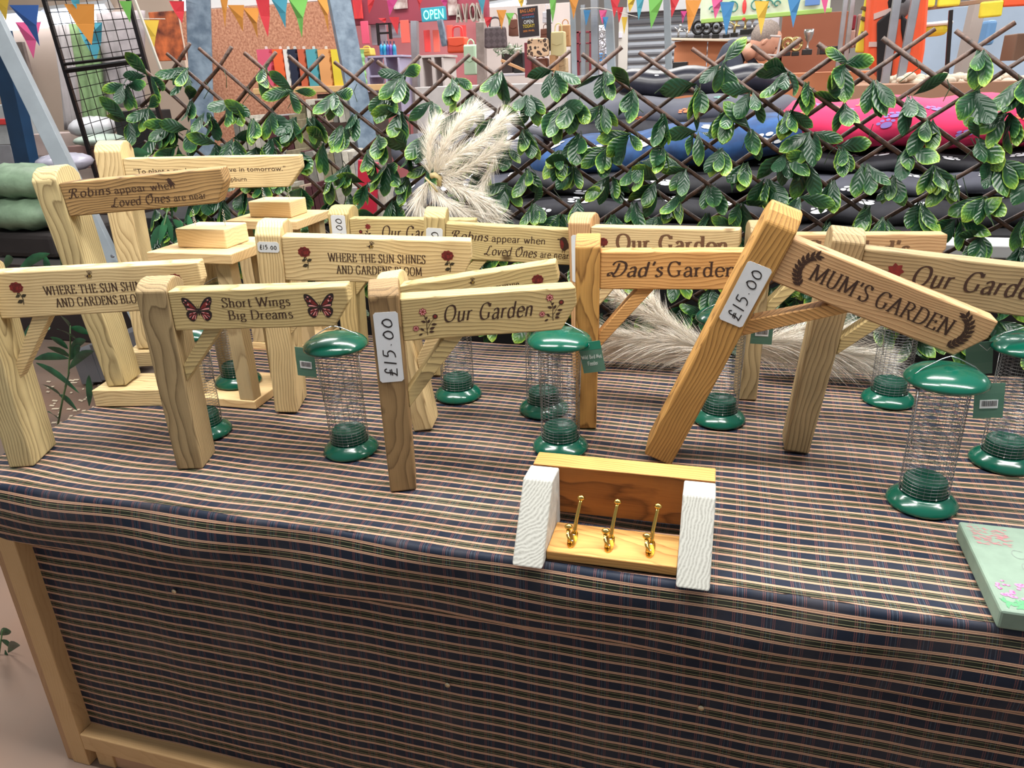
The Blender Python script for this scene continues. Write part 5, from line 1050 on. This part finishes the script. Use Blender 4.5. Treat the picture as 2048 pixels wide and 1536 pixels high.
# ---------------------------------------------------------------- man behind the counter
SKN = mat('skin', (204, 150, 126), .55, noise=.12, scale=30); NAV = mat('navy_polo', (48, 54, 70), .8, noise=.15, scale=20); HAIR = mat('grey_hair', (150, 136, 128), .8, noise=.4, scale=120); TRO = mat('dark_trousers', (40, 42, 50), .8)
def skin(name, V, E, Rr, m, parent, sub=2):
    me = bpy.data.meshes.new(name); me.from_pydata(V, E, []); me.materials.append(m); o = link(name, me, parent)
    md = o.modifiers.new('skin', 'SKIN'); md.use_smooth_shade = True
    for i, r in enumerate(Rr): me.skin_vertices[0].data[i].radius = (r, r) if isinstance(r, float) else r
    me.skin_vertices[0].data[0].use_root = True; o.modifiers.new('sub', 'SUBSURF').levels = sub; o.modifiers['sub'].render_levels = sub; return o
hd = at(1531, 84, 6.1); mn = thing('person', 'grey-haired man in a dark polo shirt bending over the counter, seen in profile', 'person', (hd.x - .22, 6.15, 0), (0, 0, 0)); H0 = hd - mn.location; hz = H0.z
me = skin('body', [(-.08, 0, hz - .78), (-.04, 0, hz - .45), (-.03, 0, hz - .20), (.01, -.0, hz - .05), (.10, 0, hz - .02), (-.02, -.12, hz - .80), (-.02, -.12, .45), (-.02, -.13, .06), (.1, -.14, .03), (-.02, .12, hz - .80), (-.02, .12, .45), (-.02, .13, .06), (.1, .14, .03),
    (.0, -.17, hz - .10), (.10, -.23, hz - .45), (.34, -.20, hz - .60), (.42, -.18, hz - .62), (.0, .17, hz - .10), (.10, .23, hz - .45), (.34, .20, hz - .60), (.42, .18, hz - .62)],
    [(0, 1), (1, 2), (2, 3), (3, 4), (0, 5), (5, 6), (6, 7), (7, 8), (0, 9), (9, 10), (10, 11), (11, 12), (2, 13), (13, 14), (14, 15), (15, 16), (2, 17), (17, 18), (18, 19), (19, 20)],
    [.15, .16, .18, .14, .06, .09, .065, .045, .035, .09, .065, .045, .035, .07, .05, .036, .03, .07, .05, .036, .03], NAV, mn)
mb = MB(); HT = Matrix.Translation(H0) @ Matrix.Rotation(.75, 4, 'Y'); 
hm = MB(); hm.ball((0, 0, 0), .098, n=20, sz=(1.02, .80, 1.22)); hm.ball((.035, 0, -.06), .06, n=14, sz=(1, .85, 1)); hm.tube([(.085, 0, .02), (.112, 0, -.025), (.095, 0, -.035)], [.010, .016, .008], 8); hm.tube([(-.02, 0, -.07), (-.05, 0, -.16)], .055, 12); hm.ball((-.005, -.078, -.005), .022, sz=(.6, .35, 1.2)); hm.ball((-.005, .078, -.005), .022, sz=(.6, .35, 1.2)); hm.ball((.085, 0, -.065), .012, sz=(.8, 2, .5))
o = hm.obj('head', SKN, mn, smooth=True); o.matrix_local = HT
mb = MB(); mb.ball((-.034, 0, .030), .096, n=20, sz=(1.0, .86, 1.10)); h_ = mb.obj('hair', HAIR, o, smooth=True)
mb = MB(); mb.ball((.078, -.033, .018), .009); mb.ball((.078, .033, .018), .009); mb.obj('eyes', BLC, o, smooth=True)
for s in (-1, 1):
    mb = MB(); mb.ball((0, 0, 0), .045, sz=(1, .45, .8)); 
    for f in range(4): mb.tube([(.03, (f - 1.5) * .017, 0), (.07, (f - 1.5) * .019, -.005), (.088 - abs(f - 1.3) * .006, (f - 1.5) * .019, -.025)], [.010, .009, .007], 6)
    mb.tube([(0, -s * .02, -.005), (.03, -s * .045, -.015), (.05, -s * .05, -.02)], [.011, .010, .008], 6); mb.tube([(-.14, 0, .03), (-.02, 0, 0)], [.036, .028], 8); mb.obj('hand', SKN, mn, smooth=True, loc=(.47, s * .18, hz - .63))
mb = MB(); mb.tube([(.10, 0, hz - .12), (.14, 0, hz - .085)], .066, 12); mb.obj('collar', NAV, mn)
gl = thing('glass_display_case', 'grey framed clear display case just in front of the man', 'display case', tuple(at(1545, 95, 5.9)), (0, .1, 0))
for a, b, c, d in ((1538, 70, 1560, 74), (1556, 74, 1560, 112), (1536, 108, 1556, 112)): pbox('frame', a, b, c, d, 5.9, .05, mat('grey_frame', (180, 176, 176), .4), parent=gl, bevel=.004)
# ---------------------------------------------------------------- workwear stall at the right
HVO = mat('hi_vis_orange', (240, 92, 48), .6, noise=.1, scale=12); HVY = mat('hi_vis_yellow', (226, 214, 60), .6, noise=.15, scale=14); REF = mat('reflective_band', (206, 178, 172), .35)
jk = thing('hi_vis_jacket', 'orange high visibility jacket with pale bands over a black fleece on a dummy', 'jacket', tuple(at(1795, 110, 4.6)), (0, 0, 0)); J = Vector(jk.location)
def jp(px, py, dy=0): return tuple(Vector(at(px, py, 4.6 + dy)) - J)
mb = MB(); mb.prism([(jp(px, py)[0], jp(px, py)[2]) for px, py in ((1744, -30), (1860, -30), (1850, 100), (1838, 170), (1775, 170), (1735, 120), (1737, 40))], 'y', -.02, .2); mb.obj('coat', HVO, jk, bevel=.03, seg=3)
mb = MB(); mb.prism([(jp(px, py)[0], jp(px, py)[2]) for px, py in ((1752, 45), (1782, 20), (1790, 60), (1778, 170), (1752, 190), (1752, 100))], 'y', -.05, -.015); mb.prism([(jp(px, py)[0], jp(px, py)[2]) for px, py in ((1800, 30), (1816, 45), (1818, 100), (1806, 100), (1800, 60))], 'y', -.05, -.015); mb.obj('fleece', mat('black_fleece', (28, 26, 30), .9), jk, bevel=.008)
mb = MB(); mb.prism([(jp(px, py)[0], jp(px, py)[2]) for px, py in ((1746, 28), (1786, 14), (1786, 24), (1746, 40))], 'y', -.03, -.015); mb.prism([(jp(px, py)[0], jp(px, py)[2]) for px, py in ((1737, 84), (1752, 84), (1752, 94), (1736, 94))], 'y', -.03, -.015); mb.obj('reflective_band', REF, jk)
mb = MB(); c = Vector(at(1803, 12, 4.6)) - J; mb.ball(c, .055, n=14, sz=(.9, .9, 1.25)); mb.obj('dummy_head', mat('grey_dummy', (96, 92, 96), .4), jk, smooth=True); mb = MB(); mb.ball(c + Vector((-.015, .02, .02)), .07, n=14, sz=(1, 1, 1.2)); mb.obj('hood', mat('black_fleece', (28, 26, 30)), jk, smooth=True)
yv = thing('hi_vis_vest', 'yellow high visibility vest with black stripes left of the orange jacket', 'vest', tuple(at(1732, 55, 4.75)), (0, 0, 0)); pbox('cloth', 1722, -20, 1744, 105, 4.75, .03, HVY, parent=yv, rot=0.06, bevel=.01)
for y in (14, 35, 65): pbox('stripe', 1721, y, 1745, y + 8, 4.735, .01, mat('dark_stripe', (96, 86, 60), .6), parent=yv, rot=.3)
for a, b, t in (((1797, -20), (1768, 175), 'left'), ((1835, -20), (1812, 100), 'right')): beam('stand_post', at(*a, 4.2), at(*b, 4.2), .035, .035, SLV, 'silver slanting stand leg in front of the orange jacket, the %s one' % t, 'post')
for a, b, c, t in ((1686, 1694, SLV, 'dark slanting'), (1700, 1706, SLV, 'pale upright')): beam('steel_pole', at(a + 8, -20, 5.0), at(a - 8, 110, 5.0), .025, .025, c, t + ' pole beside the brown board', 'pole')
for i, (a, b, c, d, col, t) in enumerate(((1700, 30, 1712, 60, (120, 24, 40), 'crimson'), (1712, 28, 1724, 95, (150, 120, 110), 'beige'), (1692, 60, 1710, 96, (170, 140, 130), 'rose'))): pbox('hanging_cloth', a, b, c, d, 5.1, .03, mat('cloth_' + t, col, .8), t + ' garment hanging between the brown board and the yellow vest', 'garment', 'garments by the brown board', bevel=.008)
for i, (a, b, c, d) in enumerate(((1836, -20, 1872, 14), (1878, -15, 1922, 12), (1962, 2, 2006, 34))): pbox('yellow_cloth', a, b, c, d, 4.9, .04, HVY, ['leftmost yellow cloth hanging over the rail', 'middle yellow cloth hanging over the rail', 'yellow cloth on the right of the grey column'][i], 'cloth', 'yellow cloths at the top right', bevel=.008, rot=(-.04 if i == 2 else 0))
pbox('orange_cloth', 2010, -20, 2060, 12, 4.9, .04, HVO, 'orange cloth in the top right corner', 'cloth', bevel=.008)
beam('hanging_rail', at(1836, 19, 4.95), at(2000, -2, 4.95), .02, .02, mat('brown_rail', (140, 110, 90), .5), 'brown rail carrying the yellow cloths', 'rail')
pbox('grey_column', 1926, -30, 1950, 130, 5.4, .15, mat('warm_grey', (150, 142, 138), .7), 'warm grey square column at the right', 'column', rot=.05)
pbox('bright_panel', 1838, 10, 2120, 120, 7.5, .05, mat('pale_blue_panel', (176, 196, 220), .5, noise=.2, scale=2), 'pale blue and white panel behind the workwear stall', 'panel')
pbox('blue_drum', 1972, 40, 1992, 90, 6.6, .2, mat('blue_drum', (96, 140, 186), .5), 'pale blue container in front of the bright panel', 'container', bevel=.02)
pk_ = thing('wrapped_parcel', 'yellow cloth parcel wrapped in clear plastic on the workwear stall', 'parcel', tuple(at(1872, 58, 4.7)), (0, -.05, 0)); pbox('cloth', 1838, 48, 1898, 72, 4.7, .15, HVY, parent=pk_, bevel=.03, seg=3); pbox('wrap', 1832, 43, 1908, 52, 4.69, .17, mat('clear_wrap', (216, 216, 214), .2), parent=pk_, bevel=.02)
pbox('brown_case', 2030, 66, 2080, 120, 4.3, .2, mat('brown_case', (104, 76, 60), .6), 'brown case at the right picture edge', 'case')
pbox('black_crate', 1640, 92, 1700, 108, 5.0, .2, BLC, 'long black crate in front of the brown board', 'crate')
tr2 = pbox('display_table', 1700, 165, 2120, 260, 3.9, 1.2, mat('tray_brown', (150, 112, 88), .7), 'brown display table behind the pink bed', 'table')
sm = thing('pebble_heap', 'heap of pale shells and pebbles on the brown table', 'shells', tuple(at(1950, 165, 4.0)), (0, 0, 0)); sm['kind'] = 'stuff'; mb = MB()
for i in range(240): p = at(rf.uniform(1800, 2100), 167 - rf.random() ** 1.5 * 14, 4.0) - sm.location; mb.ball((p.x, rf.uniform(0, .3), p.z), rf.uniform(.012, .03), n=6, sz=(1, 1, .7))
C.objects.unlink(sm); bpy.data.objects.remove(sm); q = at(1950, 165, 4.0); meta(mb.obj('pebble_heap', mat('shell', (206, 190, 170), .7, noise=.3, scale=9), None, smooth=True, loc=q), 'heap of pale shells and pebbles on the brown table', 'shells', kind='stuff')
beam('frame_leg', at(1902, 20, 4.5), at(1893, 150, 4.5), .018, .018, BFR, 'thin black stand leg behind the trellis at the right', 'post')
# ---------------------------------------------------------------- paw print pet beds behind the trellis
def paw(s):
    P = [circ(0, 0, .5 * s, 12, .42 * s)] + [circ(s * x, s * y, .2 * s, 9, .26 * s) for x, y in ((-.62, .42), (-.24, .78), (.24, .78), (.62, .42))]; return P
def bed(px0, py0, px1, py1, Y, d, cloth, pawm, label, ps=.05, n=10, seed=1, slope=0, paw2=None):
    x0, x1, z0, z1 = ext(px0, py0, px1, py1, Y); L = x1 - x0; h = (z1 - z0) / 2; r = thing('pet_bed', label, 'pet bed', ((x0 + x1) / 2, Y + d / 2, (z0 + z1) / 2), (0, slope, 0), 'paw print pet beds')
    def Sx(u, a, off=0):   # u along -1..1, a angle of the section
        e = (1 - abs(u) ** 8) ** .5 if abs(u) < 1 else 0; c, s = math.cos(a), math.sin(a); q = .75
        cy = (abs(c) ** q) * (1 if c > 0 else -1); cz = (abs(s) ** q) * (1 if s > 0 else -1)
        return (u * L / 2, (d / 2 + off) * cy * (.7 + .3 * e), (h + off) * cz * (.5 + .5 * e) + .008 * math.sin(u * 9 + seed))
    mb = MB(); nu, na = 24, 20; vs = [Sx(-1 + 2 * i / nu, 2 * math.pi * j / na) for i in range(nu + 1) for j in range(na)]
    fs = [(i * na + j, (i + 1) * na + j, (i + 1) * na + (j + 1) % na, i * na + (j + 1) % na) for i in range(nu) for j in range(na)] + [tuple(range(na)), tuple(range(nu * na, (nu + 1) * na))]
    mb.add(vs, fs); mb.obj('cushion', cloth, r, smooth=True)
    n = max(1, int(n * .8)); rr = random.Random(seed); A, B = [], []; per = .5
    for k in range(n):
        u = -0.95 + 1.9 * (k + rr.uniform(.2, .8)) / n
        for row in range(2 if h > .075 else 1):
            a0 = math.pi + rr.uniform(-1.15, .35) if row == 0 else math.pi - rr.uniform(.2, 1.2); rot = rr.uniform(-.9, .9); cu = u + row * .5 / n
            if abs(cu) > .95: continue
            (A if (paw2 is None or rr.random() < .5) else B).extend([[(cu * L / 2 + x * math.cos(rot) - y * math.sin(rot), a0 - (x * math.sin(rot) + y * math.cos(rot)) / max(h, d / 2) * 1.0) for x, y in p] for p in paw(ps)])
    for pls, m_ in ((A, pawm), (B, paw2)):
        if pls:
            for k5 in range(0, len(pls), 5):
                mb = MB()
                for p in pls[k5:k5 + 5]: mb.add([Sx(q[0] / (L / 2), q[1], .002) for q in p], [tuple(range(len(p)))])
                mb.obj('paw_print', m_, r, normals=False, smooth=False)
    return r
PNK = mat('pink_fleece', (214, 40, 92), .8, noise=.15, scale=5); BLB = mat('black_fleece_bed', (20, 20, 25), .8, noise=.2, scale=14, two=(40, 40, 48)); BLU = mat('blue_fleece', (30, 74, 128), .8, noise=.4, scale=16, two=(20, 46, 84)); GRB = mat('grey_fleece', (74, 76, 88), .8, noise=.25, scale=9); GAL = mat('galaxy_cloth', (36, 36, 48), .35, noise=.3, scale=30)
PWW = mat('white_paw', (214, 216, 222), .8); PWL = mat('lilac_paw', (130, 110, 180), .8); PWO = mat('orange_paw', (218, 120, 84), .8); PWP = mat('salmon_paw', (236, 120, 90), .8); PWT = mat('teal_paw', (110, 160, 150), .8)
bed(1572, 198, 2150, 306, 2.72, .5, PNK, PWL, 'large pink pet bed with lilac and orange paw prints', .034, 12, 3, paw2=PWP)
bed(1120, 196, 1600, 262, 3.0, .4, GRB, PWO, 'grey-black pet bed with orange and teal paw prints', .035, 7, 5, paw2=PWT)
bed(1050, 262, 1605, 350, 2.66, .4, BLU, PWW, 'blue pet bed with large white paw prints', .055, 7, 7, slope=-.10)
bed(1225, 133, 1580, 196, 3.3, .3, GAL, PWW, 'glossy dark speckled pet bed on top of the pile', .012, 3, 9)
bed(1090, 236, 1620, 300, 2.95, .4, BLB, PWW, 'black pet bed behind the blue one', .01, 1, 11)
bed(1480, 306, 2150, 352, 2.74, .4, BLB, PWW, 'black pet bed directly under the pink one', .035, 7, 13)
bed(1000, 345, 1640, 398, 2.62, .4, BLB, PWW, 'black pet bed with white paws under the blue one', .05, 7, 15)
bed(1580, 352, 2150, 402, 2.66, .4, GRB, PWW, 'dark grey pet bed with white paws, second under the pink one', .045, 8, 17)
bed(1010, 398, 1640, 462, 2.58, .4, BLB, PWW, 'black pet bed with white paws at the bottom of the middle pile', .055, 8, 19)
bed(1600, 402, 2150, 470, 2.6, .4, BLB, PWW, 'black pet bed with white paws at the bottom of the right pile', .05, 8, 21)
bed(770, 272, 1060, 350, 2.9, .4, GRB, PWW, 'grey pet bed behind the pampas grass, upper one', .05, 4, 23)
bed(770, 352, 1040, 450, 2.8, .4, GRB, PWW, 'grey pet bed with white spots behind the pampas grass, lower one', .05, 5, 25)
bed(930, 225, 1180, 285, 3.1, .35, mat('pale_grey_fleece', (150, 150, 158), .8, noise=.2, scale=8), PWW, 'pale grey pet bed on the left pile', .02, 2, 27)
bc = pbox('pet_bed_counter', 745, 460, 2200, 700, 2.5, .8, mat('black_table_cover', (22, 22, 26), .85), 'black covered counter carrying the pile of pet beds', 'counter')
pbox('white_tray', 1775, 490, 2120, 516, 2.35, .12, mat('white_tray', (220, 220, 224), .4), 'long white tray behind the right end of the trellis', 'tray')
pbox('white_counter', 830, 170, 1120, 225, 4.8, .5, mat('white_counter', (196, 190, 190), .6, noise=.1), 'white counter behind the trellis below the handbags', 'counter')
pbox('stock_shelf', 440, 285, 745, 300, 3.4, .4, mat('grey_shelf', (120, 116, 112), .6), 'grey stock shelf behind the books', 'shelf')
pbox('stock_table', 270, 440, 760, 600, 2.75, .6, mat('black_table_cover', (22, 22, 26)), 'black covered stock table behind the left part of the trellis', 'table')
pbox('pale_counter', 1130, 150, 1260, 200, 5.0, .4, mat('pale_counter', (176, 180, 186), .6, noise=.15), 'pale counter below the thin poles', 'counter')
pbox('tan_counter', 1500, 145, 1760, 200, 5.2, .4, ORG, 'tan counter in front of the brown board', 'counter')
# ---------------------------------------------------------------- left side stall, cushions, floor things
pbox('market_counter', -60, 516, 135, 530, 2.55, .6, mat('steel_edge', (150, 150, 152), .4, .4), 'grey metal-edged counter at the far left', 'worktop')
pbox('black_cloth', -60, 468, 106, 514, 2.5, .5, mat('black_cotton', (40, 34, 34), .9, noise=.25, scale=10), 'folded black cloth on the metal-edged counter', 'cloth', bevel=.02)
pbox('book_pile', 84, 488, 160, 513, 2.7, .2, mat('brown_striped_box', (92, 62, 52), .6, noise=.4, scale=60), 'brown striped box right of the black cloth', 'box')
def pillow(px0, py0, px1, py1, Y, m, label, seed=1):
    x0, x1, z0, z1 = ext(px0, py0, px1, py1, Y); mb = MB(); n = 18; k = 12; rr = random.Random(seed); vs = []
    for i in range(n + 1):
        for j in range(k):
            a = 2 * math.pi * j / k; u = -1 + 2 * i / n; e = (1 - abs(u) ** 3) ** .5 if abs(u) < 1 else .02; vs.append((u * (x1 - x0) / 2, .14 * math.cos(a) * e, (z1 - z0) / 2 * math.sin(a) * e * (1 + .1 * math.sin(u * 13 + a * 3 + seed))))
    fs = [(i * k + j, (i + 1) * k + j, (i + 1) * k + (j + 1) % k, i * k + (j + 1) % k) for i in range(n) for j in range(k)] + [tuple(range(k)), tuple(range(n * k, n * k + k))]
    mb.add(vs, fs); return meta(mb.obj('cushion', m, None, smooth=True, loc=((x0 + x1) / 2, Y + .14, (z0 + z1) / 2)), label, 'cushion', 'wrapped cushions at the left')
GFL = mat('sage_fleece', (134, 160, 132), .55, noise=.3, scale=18, bump=.4)
pillow(-90, 335, 66, 406, 2.5, GFL, 'sage green cushion in clear wrap, upper one of the two at the far left', 1); pillow(-90, 400, 76, 470, 2.48, GFL, 'sage green cushion in clear wrap, lower one resting on the black cloth', 2)
pillow(52, 418, 104, 466, 2.55, mat('striped_pouch', (170, 146, 136), .4, noise=.4, scale=40), 'small beige striped pouch right of the green cushions', 3); pillow(48, 312, 116, 350, 2.9, mat('clear_bag', (170, 168, 184), .25, noise=.2, scale=15), 'crumpled translucent bag behind the slanting beam', 4)
pillow(118, 236, 182, 280, 3.6, mat('white_bag', (206, 206, 212), .3, noise=.15, scale=12), 'crumpled white bag behind the mesh panel', 5); pillow(126, 272, 200, 296, 3.5, mat('mint_bag', (180, 196, 184), .4, noise=.15), 'flat mint bag under the white one', 6)
for i, (a, b, c, d, col, t) in enumerate(((-30, 210, 16, 290, (186, 190, 192), 'white boxes with a red band at the left edge'), (66, 268, 112, 312, (200, 180, 176), 'pink and white carton right of the blue post'), (140, 292, 186, 336, (176, 140, 134), 'pinkish carton below the white bag'), (150, 336, 200, 366, (188, 170, 160), 'beige carton under the pinkish one'), (232, 222, 300, 300, (28, 26, 28), 'black bag shape behind the lower mesh panel'), (-40, 290, 28, 345, (150, 150, 156), 'grey carton behind the green cushions'))): pbox('carton', a, b, c, d, 3.7, .2, mat('carton%d' % i, col, .6, noise=.2, scale=12), t, 'box', 'cartons at the left')
pbox('red_band', -30, 238, 16, 250, 3.69, .02, RED, 'red label band on the white boxes', 'label')
pbox('stock_counter', -80, 345, 330, 470, 3.75, .5, mat('dark_counter', (60, 50, 50), .8), 'dark counter behind the left posts', 'counter')
for i, (a, b, c, d) in enumerate(((152, 704, 174, 768), (172, 700, 192, 764), (190, 690, 216, 760))): pbox('plastic_drawer', a, b, c, d, 3.1, .35, mat('grey_drawer', (120, 122, 128), .4), ['left grey plastic drawer on the floor behind the plant', 'middle grey plastic drawer on the floor behind the plant', 'right grey plastic drawer on the floor behind the plant'][i], 'drawer', 'grey drawers on the floor', rot=-.1)
mb = MB(); rc = random.Random(8)
for i in range(40): p = atz(rc.uniform(90, 215), rc.uniform(750, 850), .004); a = rc.uniform(-.3, .5); l = rc.uniform(.01, .04); mb.add([(p.x, p.y, .004), (p.x + l * math.cos(a), p.y + l * math.sin(a), .004), (p.x + l * math.cos(a), p.y + l * math.sin(a) + .01, .008), (p.x, p.y + .01, .008)], [(0, 1, 2, 3)])
meta(mb.obj('wood_shavings', mat('shaving', (224, 206, 180), .8), None, normals=False), 'pale wood shavings scattered on the floor at the left', 'shavings', kind='stuff')
# artificial bamboo plants
BAM = mat('bamboo_leaf', (46, 104, 66), .4, noise=.35, scale=14, two=(30, 66, 46)); BST = mat('bamboo_stem', (84, 110, 70), .6)
def blade(a, b, w):
    a, b = Vector(a), Vector(b); d = b - a; L = d.length; d.normalize(); s = d.cross(Vector((0, 1, 0))).normalized(); up = Vector((0, -1, 0)); V, U = [], []
    for t, q in ((0, .12), (.15, .6), (.35, .95), (.55, 1), (.75, .75), (.9, .4), (1, .02)):
        c = a + d * L * t + Vector((0, 0, .06 * L * math.sin(math.pi * t)))
        for u in (-1, 0, 1): V.append(c + s * u * q * w / 2 + up * (-abs(u)) * w * .12 * q)
    return V, [(i * 3 + j, i * 3 + j + 1, i * 3 + j + 4, i * 3 + j + 3) for i in range(6) for j in (0, 1)]
def plant(label, Y, stems, lv, w):
    o = Vector(at(*stems[0][0], Y)); r = thing('artificial_plant', label, 'plant', tuple(o), (0, 0, 0), None)
    for st in stems: mb = MB(); mb.tube([tuple(Vector(at(x, y, Y)) - o) for x, y in st], .0035, 6, r2=.002); mb.obj('stem', BST, r, smooth=True)
    for i, (x0, y0, x1, y1) in enumerate(lv):
        V, F = blade(at(x0, y0, Y + .01 * (i % 3)) - o, at(x1, y1, Y - .02 * (i % 4)) - o, w); mb = MB(); mb.add(V, F); mb.obj('leaf', BAM, r, smooth=True, normals=False)
plant('artificial bamboo plant standing left of the table behind the first signpost', 1.78, [[(112, 870), (125, 800), (137, 750), (141, 680), (140, 650)], [(30, 880), (60, 700), (75, 560)]],
      [(137, 717, 68, 719), (72, 726, 159, 787), (120, 790, 82, 768), (138, 738, 188, 702), (178, 812, 178, 750), (118, 790, 155, 822), (140, 714, 94, 694), (152, 679, 113, 658), (178, 668, 140, 655), (136, 698, 100, 674), (195, 652, 232, 672), (126, 552, 125, 478), (94, 552, 91, 511), (35, 545, 100, 507), (8, 535, 26, 515), (118, 840, 95, 824), (140, 720, 160, 690), (140, 700, 172, 680), (60, 560, 20, 600), (140, 745, 128, 776), (75, 640, 40, 700), (60, 700, 20, 690), (140, 655, 120, 630), (100, 655, 60, 668)], .027)
plant('artificial bamboo plant low at the bottom left corner', 1.25, [[(-20, 1420), (-5, 1330), (5, 1260)]], [(2, 1280, 24, 1298), (10, 1300, 24, 1378), (6, 1320, -3, 1412), (12, 1330, 40, 1383), (0, 1270, 22, 1262), (-10, 1300, 8, 1350), (-12, 1330, -2, 1400), (16, 1305, 40, 1290), (0, 1340, 30, 1420), (-8, 1310, 18, 1440)], .026)
# foliage low behind the left signs
plant('trailing green leaves hanging at the left end of the trellis', 2.0, [[(330, 560), (322, 480), (335, 420)]], [(330, 430, 345, 485), (335, 430, 318, 490), (360, 440, 365, 500), (250, 313, 300, 308), (290, 305, 262, 322), (345, 440, 372, 470), (375, 430, 385, 480), (395, 440, 400, 490), (320, 450, 300, 500)], .026)
# ---------------------------------------------------------------- bunting
BC = {'y': (228, 190, 70), 'b': (70, 140, 196), 'm': (196, 62, 130), 'o': (226, 150, 66), 'g': (120, 190, 90), 'r': (206, 52, 62), 't': (76, 158, 180), 'p': (228, 96, 150), 'n': (60, 104, 180)}
def bunting(label, Y, cord, flags):
    o = Vector(at(*cord[0], Y)); r = thing('bunting', label, 'bunting', tuple(o), (0, 0, 0), None); mb = MB(); mb.tube(smooth([tuple(Vector(at(x, y, Y)) - o) for x, y in cord], n=4), .0018, 4); mb.obj('cord', mat('bunting_cord', (220, 214, 206), .8), r)
    rr = random.Random(int(Y * 10))
    for x0, x1, y, tx, ty, c in flags:
        a, b, t = [Vector(at(x, yy, Y)) - o for x, yy in ((x0, y), (x1, y), (tx, ty))]; k = rr.uniform(-.02, .02); mb = MB(); m1, m2 = (a + t) / 2, (b + t) / 2
        vs = [a, b, m1 + Vector((0, k, 0)), m2 + Vector((0, -k, 0)), t]; vs += [v + Vector((0, .0012, 0)) for v in vs]
        mb.add(vs, [(0, 1, 3, 2), (2, 3, 4), (6, 5, 7, 8), (8, 7, 9), (0, 2, 7, 5), (2, 4, 9, 7), (1, 6, 8, 3), (3, 8, 9, 4)]); mb.obj('flag', mat('bunting_' + c, BC[c], .7), r)
bunting('near bunting string with mixed pennants at the top left', 2.9, [(-40, 0), (60, -10), (200, -4), (380, -10)], [(-14, 18, -6, 12, 42, 'y'), (140, 158, -4, 155, 20, 't'), (18, 77, 10, 79, 92, 'n'), (128, 188, 8, 183, 90, 'o'), (238, 263, 2, 260, 45, 'g'), (338, 368, 2, 364, 46, 'r')])
bunting('lower bunting string behind the mesh panel with magenta and teal pennants', 3.7, [(20, 40), (120, 44), (260, 38), (330, 38)], [(30, 82, 44, 67, 117, 'p'), (152, 204, 45, 192, 121, 't'), (286, 318, 40, 307, 105, 'y')])
bunting('bunting string in front of the chipboard with faded orange pennants', 3.3, [(430, -6), (520, -8), (620, -8), (700, -10)], [(440, 456, -4, 450, 55, 'o'), (455, 488, 10, 486, 63, 'o'), (486, 519, 16, 515, 76, 'o'), (510, 538, -6, 536, 74, 'r'), (541, 575, -4, 571, 56, 't'), (576, 616, -4, 604, 76, 'g'), (632, 662, -6, 657, 66, 'o'), (668, 694, -6, 690, 90, 'r')])
bunting('red bunting string in front of the maroon fascia', 5.0, [(700, -8), (780, 0), (860, -4), (930, -6)], [(706, 724, 0, 716, 38, 'r'), (735, 750, -4, 738, 28, 'r'), (772, 798, -6, 779, 32, 'm'), (756, 772, 36, 770, 46, 'r'), (778, 798, 34, 795, 70, 'r'), (832, 848, -6, 838, 22, 'r'), (880, 895, -6, 890, 14, 'm')])
bunting('bunting string over the handbag stall with orange, green and blue pennants', 4.8, [(950, -8), (1050, -8), (1150, -10), (1270, -12)], [(955, 971, -4, 965, 30, 't'), (1035, 1048, -4, 1043, 15, 'y'), (993, 1013, 20, 1003, 59, 'o'), (968, 984, 34, 975, 56, 'r'), (1011, 1029, 26, 1018, 52, 'g'), (1099, 1113, -4, 1105, 46, 'g'), (1138, 1158, -4, 1147, 39, 'o')])
bunting('bunting string by the thin poles with pink and blue pennants', 5.0, [(1160, 18), (1200, 16), (1260, 30), (1275, 34)], [(1167, 1181, 20, 1172, 52, 'b'), (1198, 1214, 20, 1205, 49, 'p'), (1205, 1217, 34, 1210, 60, 'b'), (1234, 1247, 14, 1238, 46, 'r'), (1243, 1255, 34, 1248, 69, 'y')])
bunting('bunting string in front of the roller shutter and banner', 4.2, [(1215, -10), (1330, -6), (1430, -4), (1560, -8), (1700, -8)], [(1220, 1242, -6, 1228, 36, 'r'), (1255, 1272, -6, 1259, 25, 'y'), (1272, 1289, -6, 1277, 41, 't'), (1297, 1328, -6, 1302, 58, 'g'), (1340, 1361, -6, 1343, 36, 'r'), (1371, 1403, 0, 1377, 67, 'o'), (1361, 1374, 22, 1365, 47, 'm'), (1423, 1447, -4, 1430, 39, 'p'), (1440, 1469, 4, 1452, 71, 'b'), (1509, 1538, 2, 1522, 71, 'y'), (1575, 1602, -4, 1586, 56, 'b'), (1642, 1657, -4, 1650, 28, 'p')])
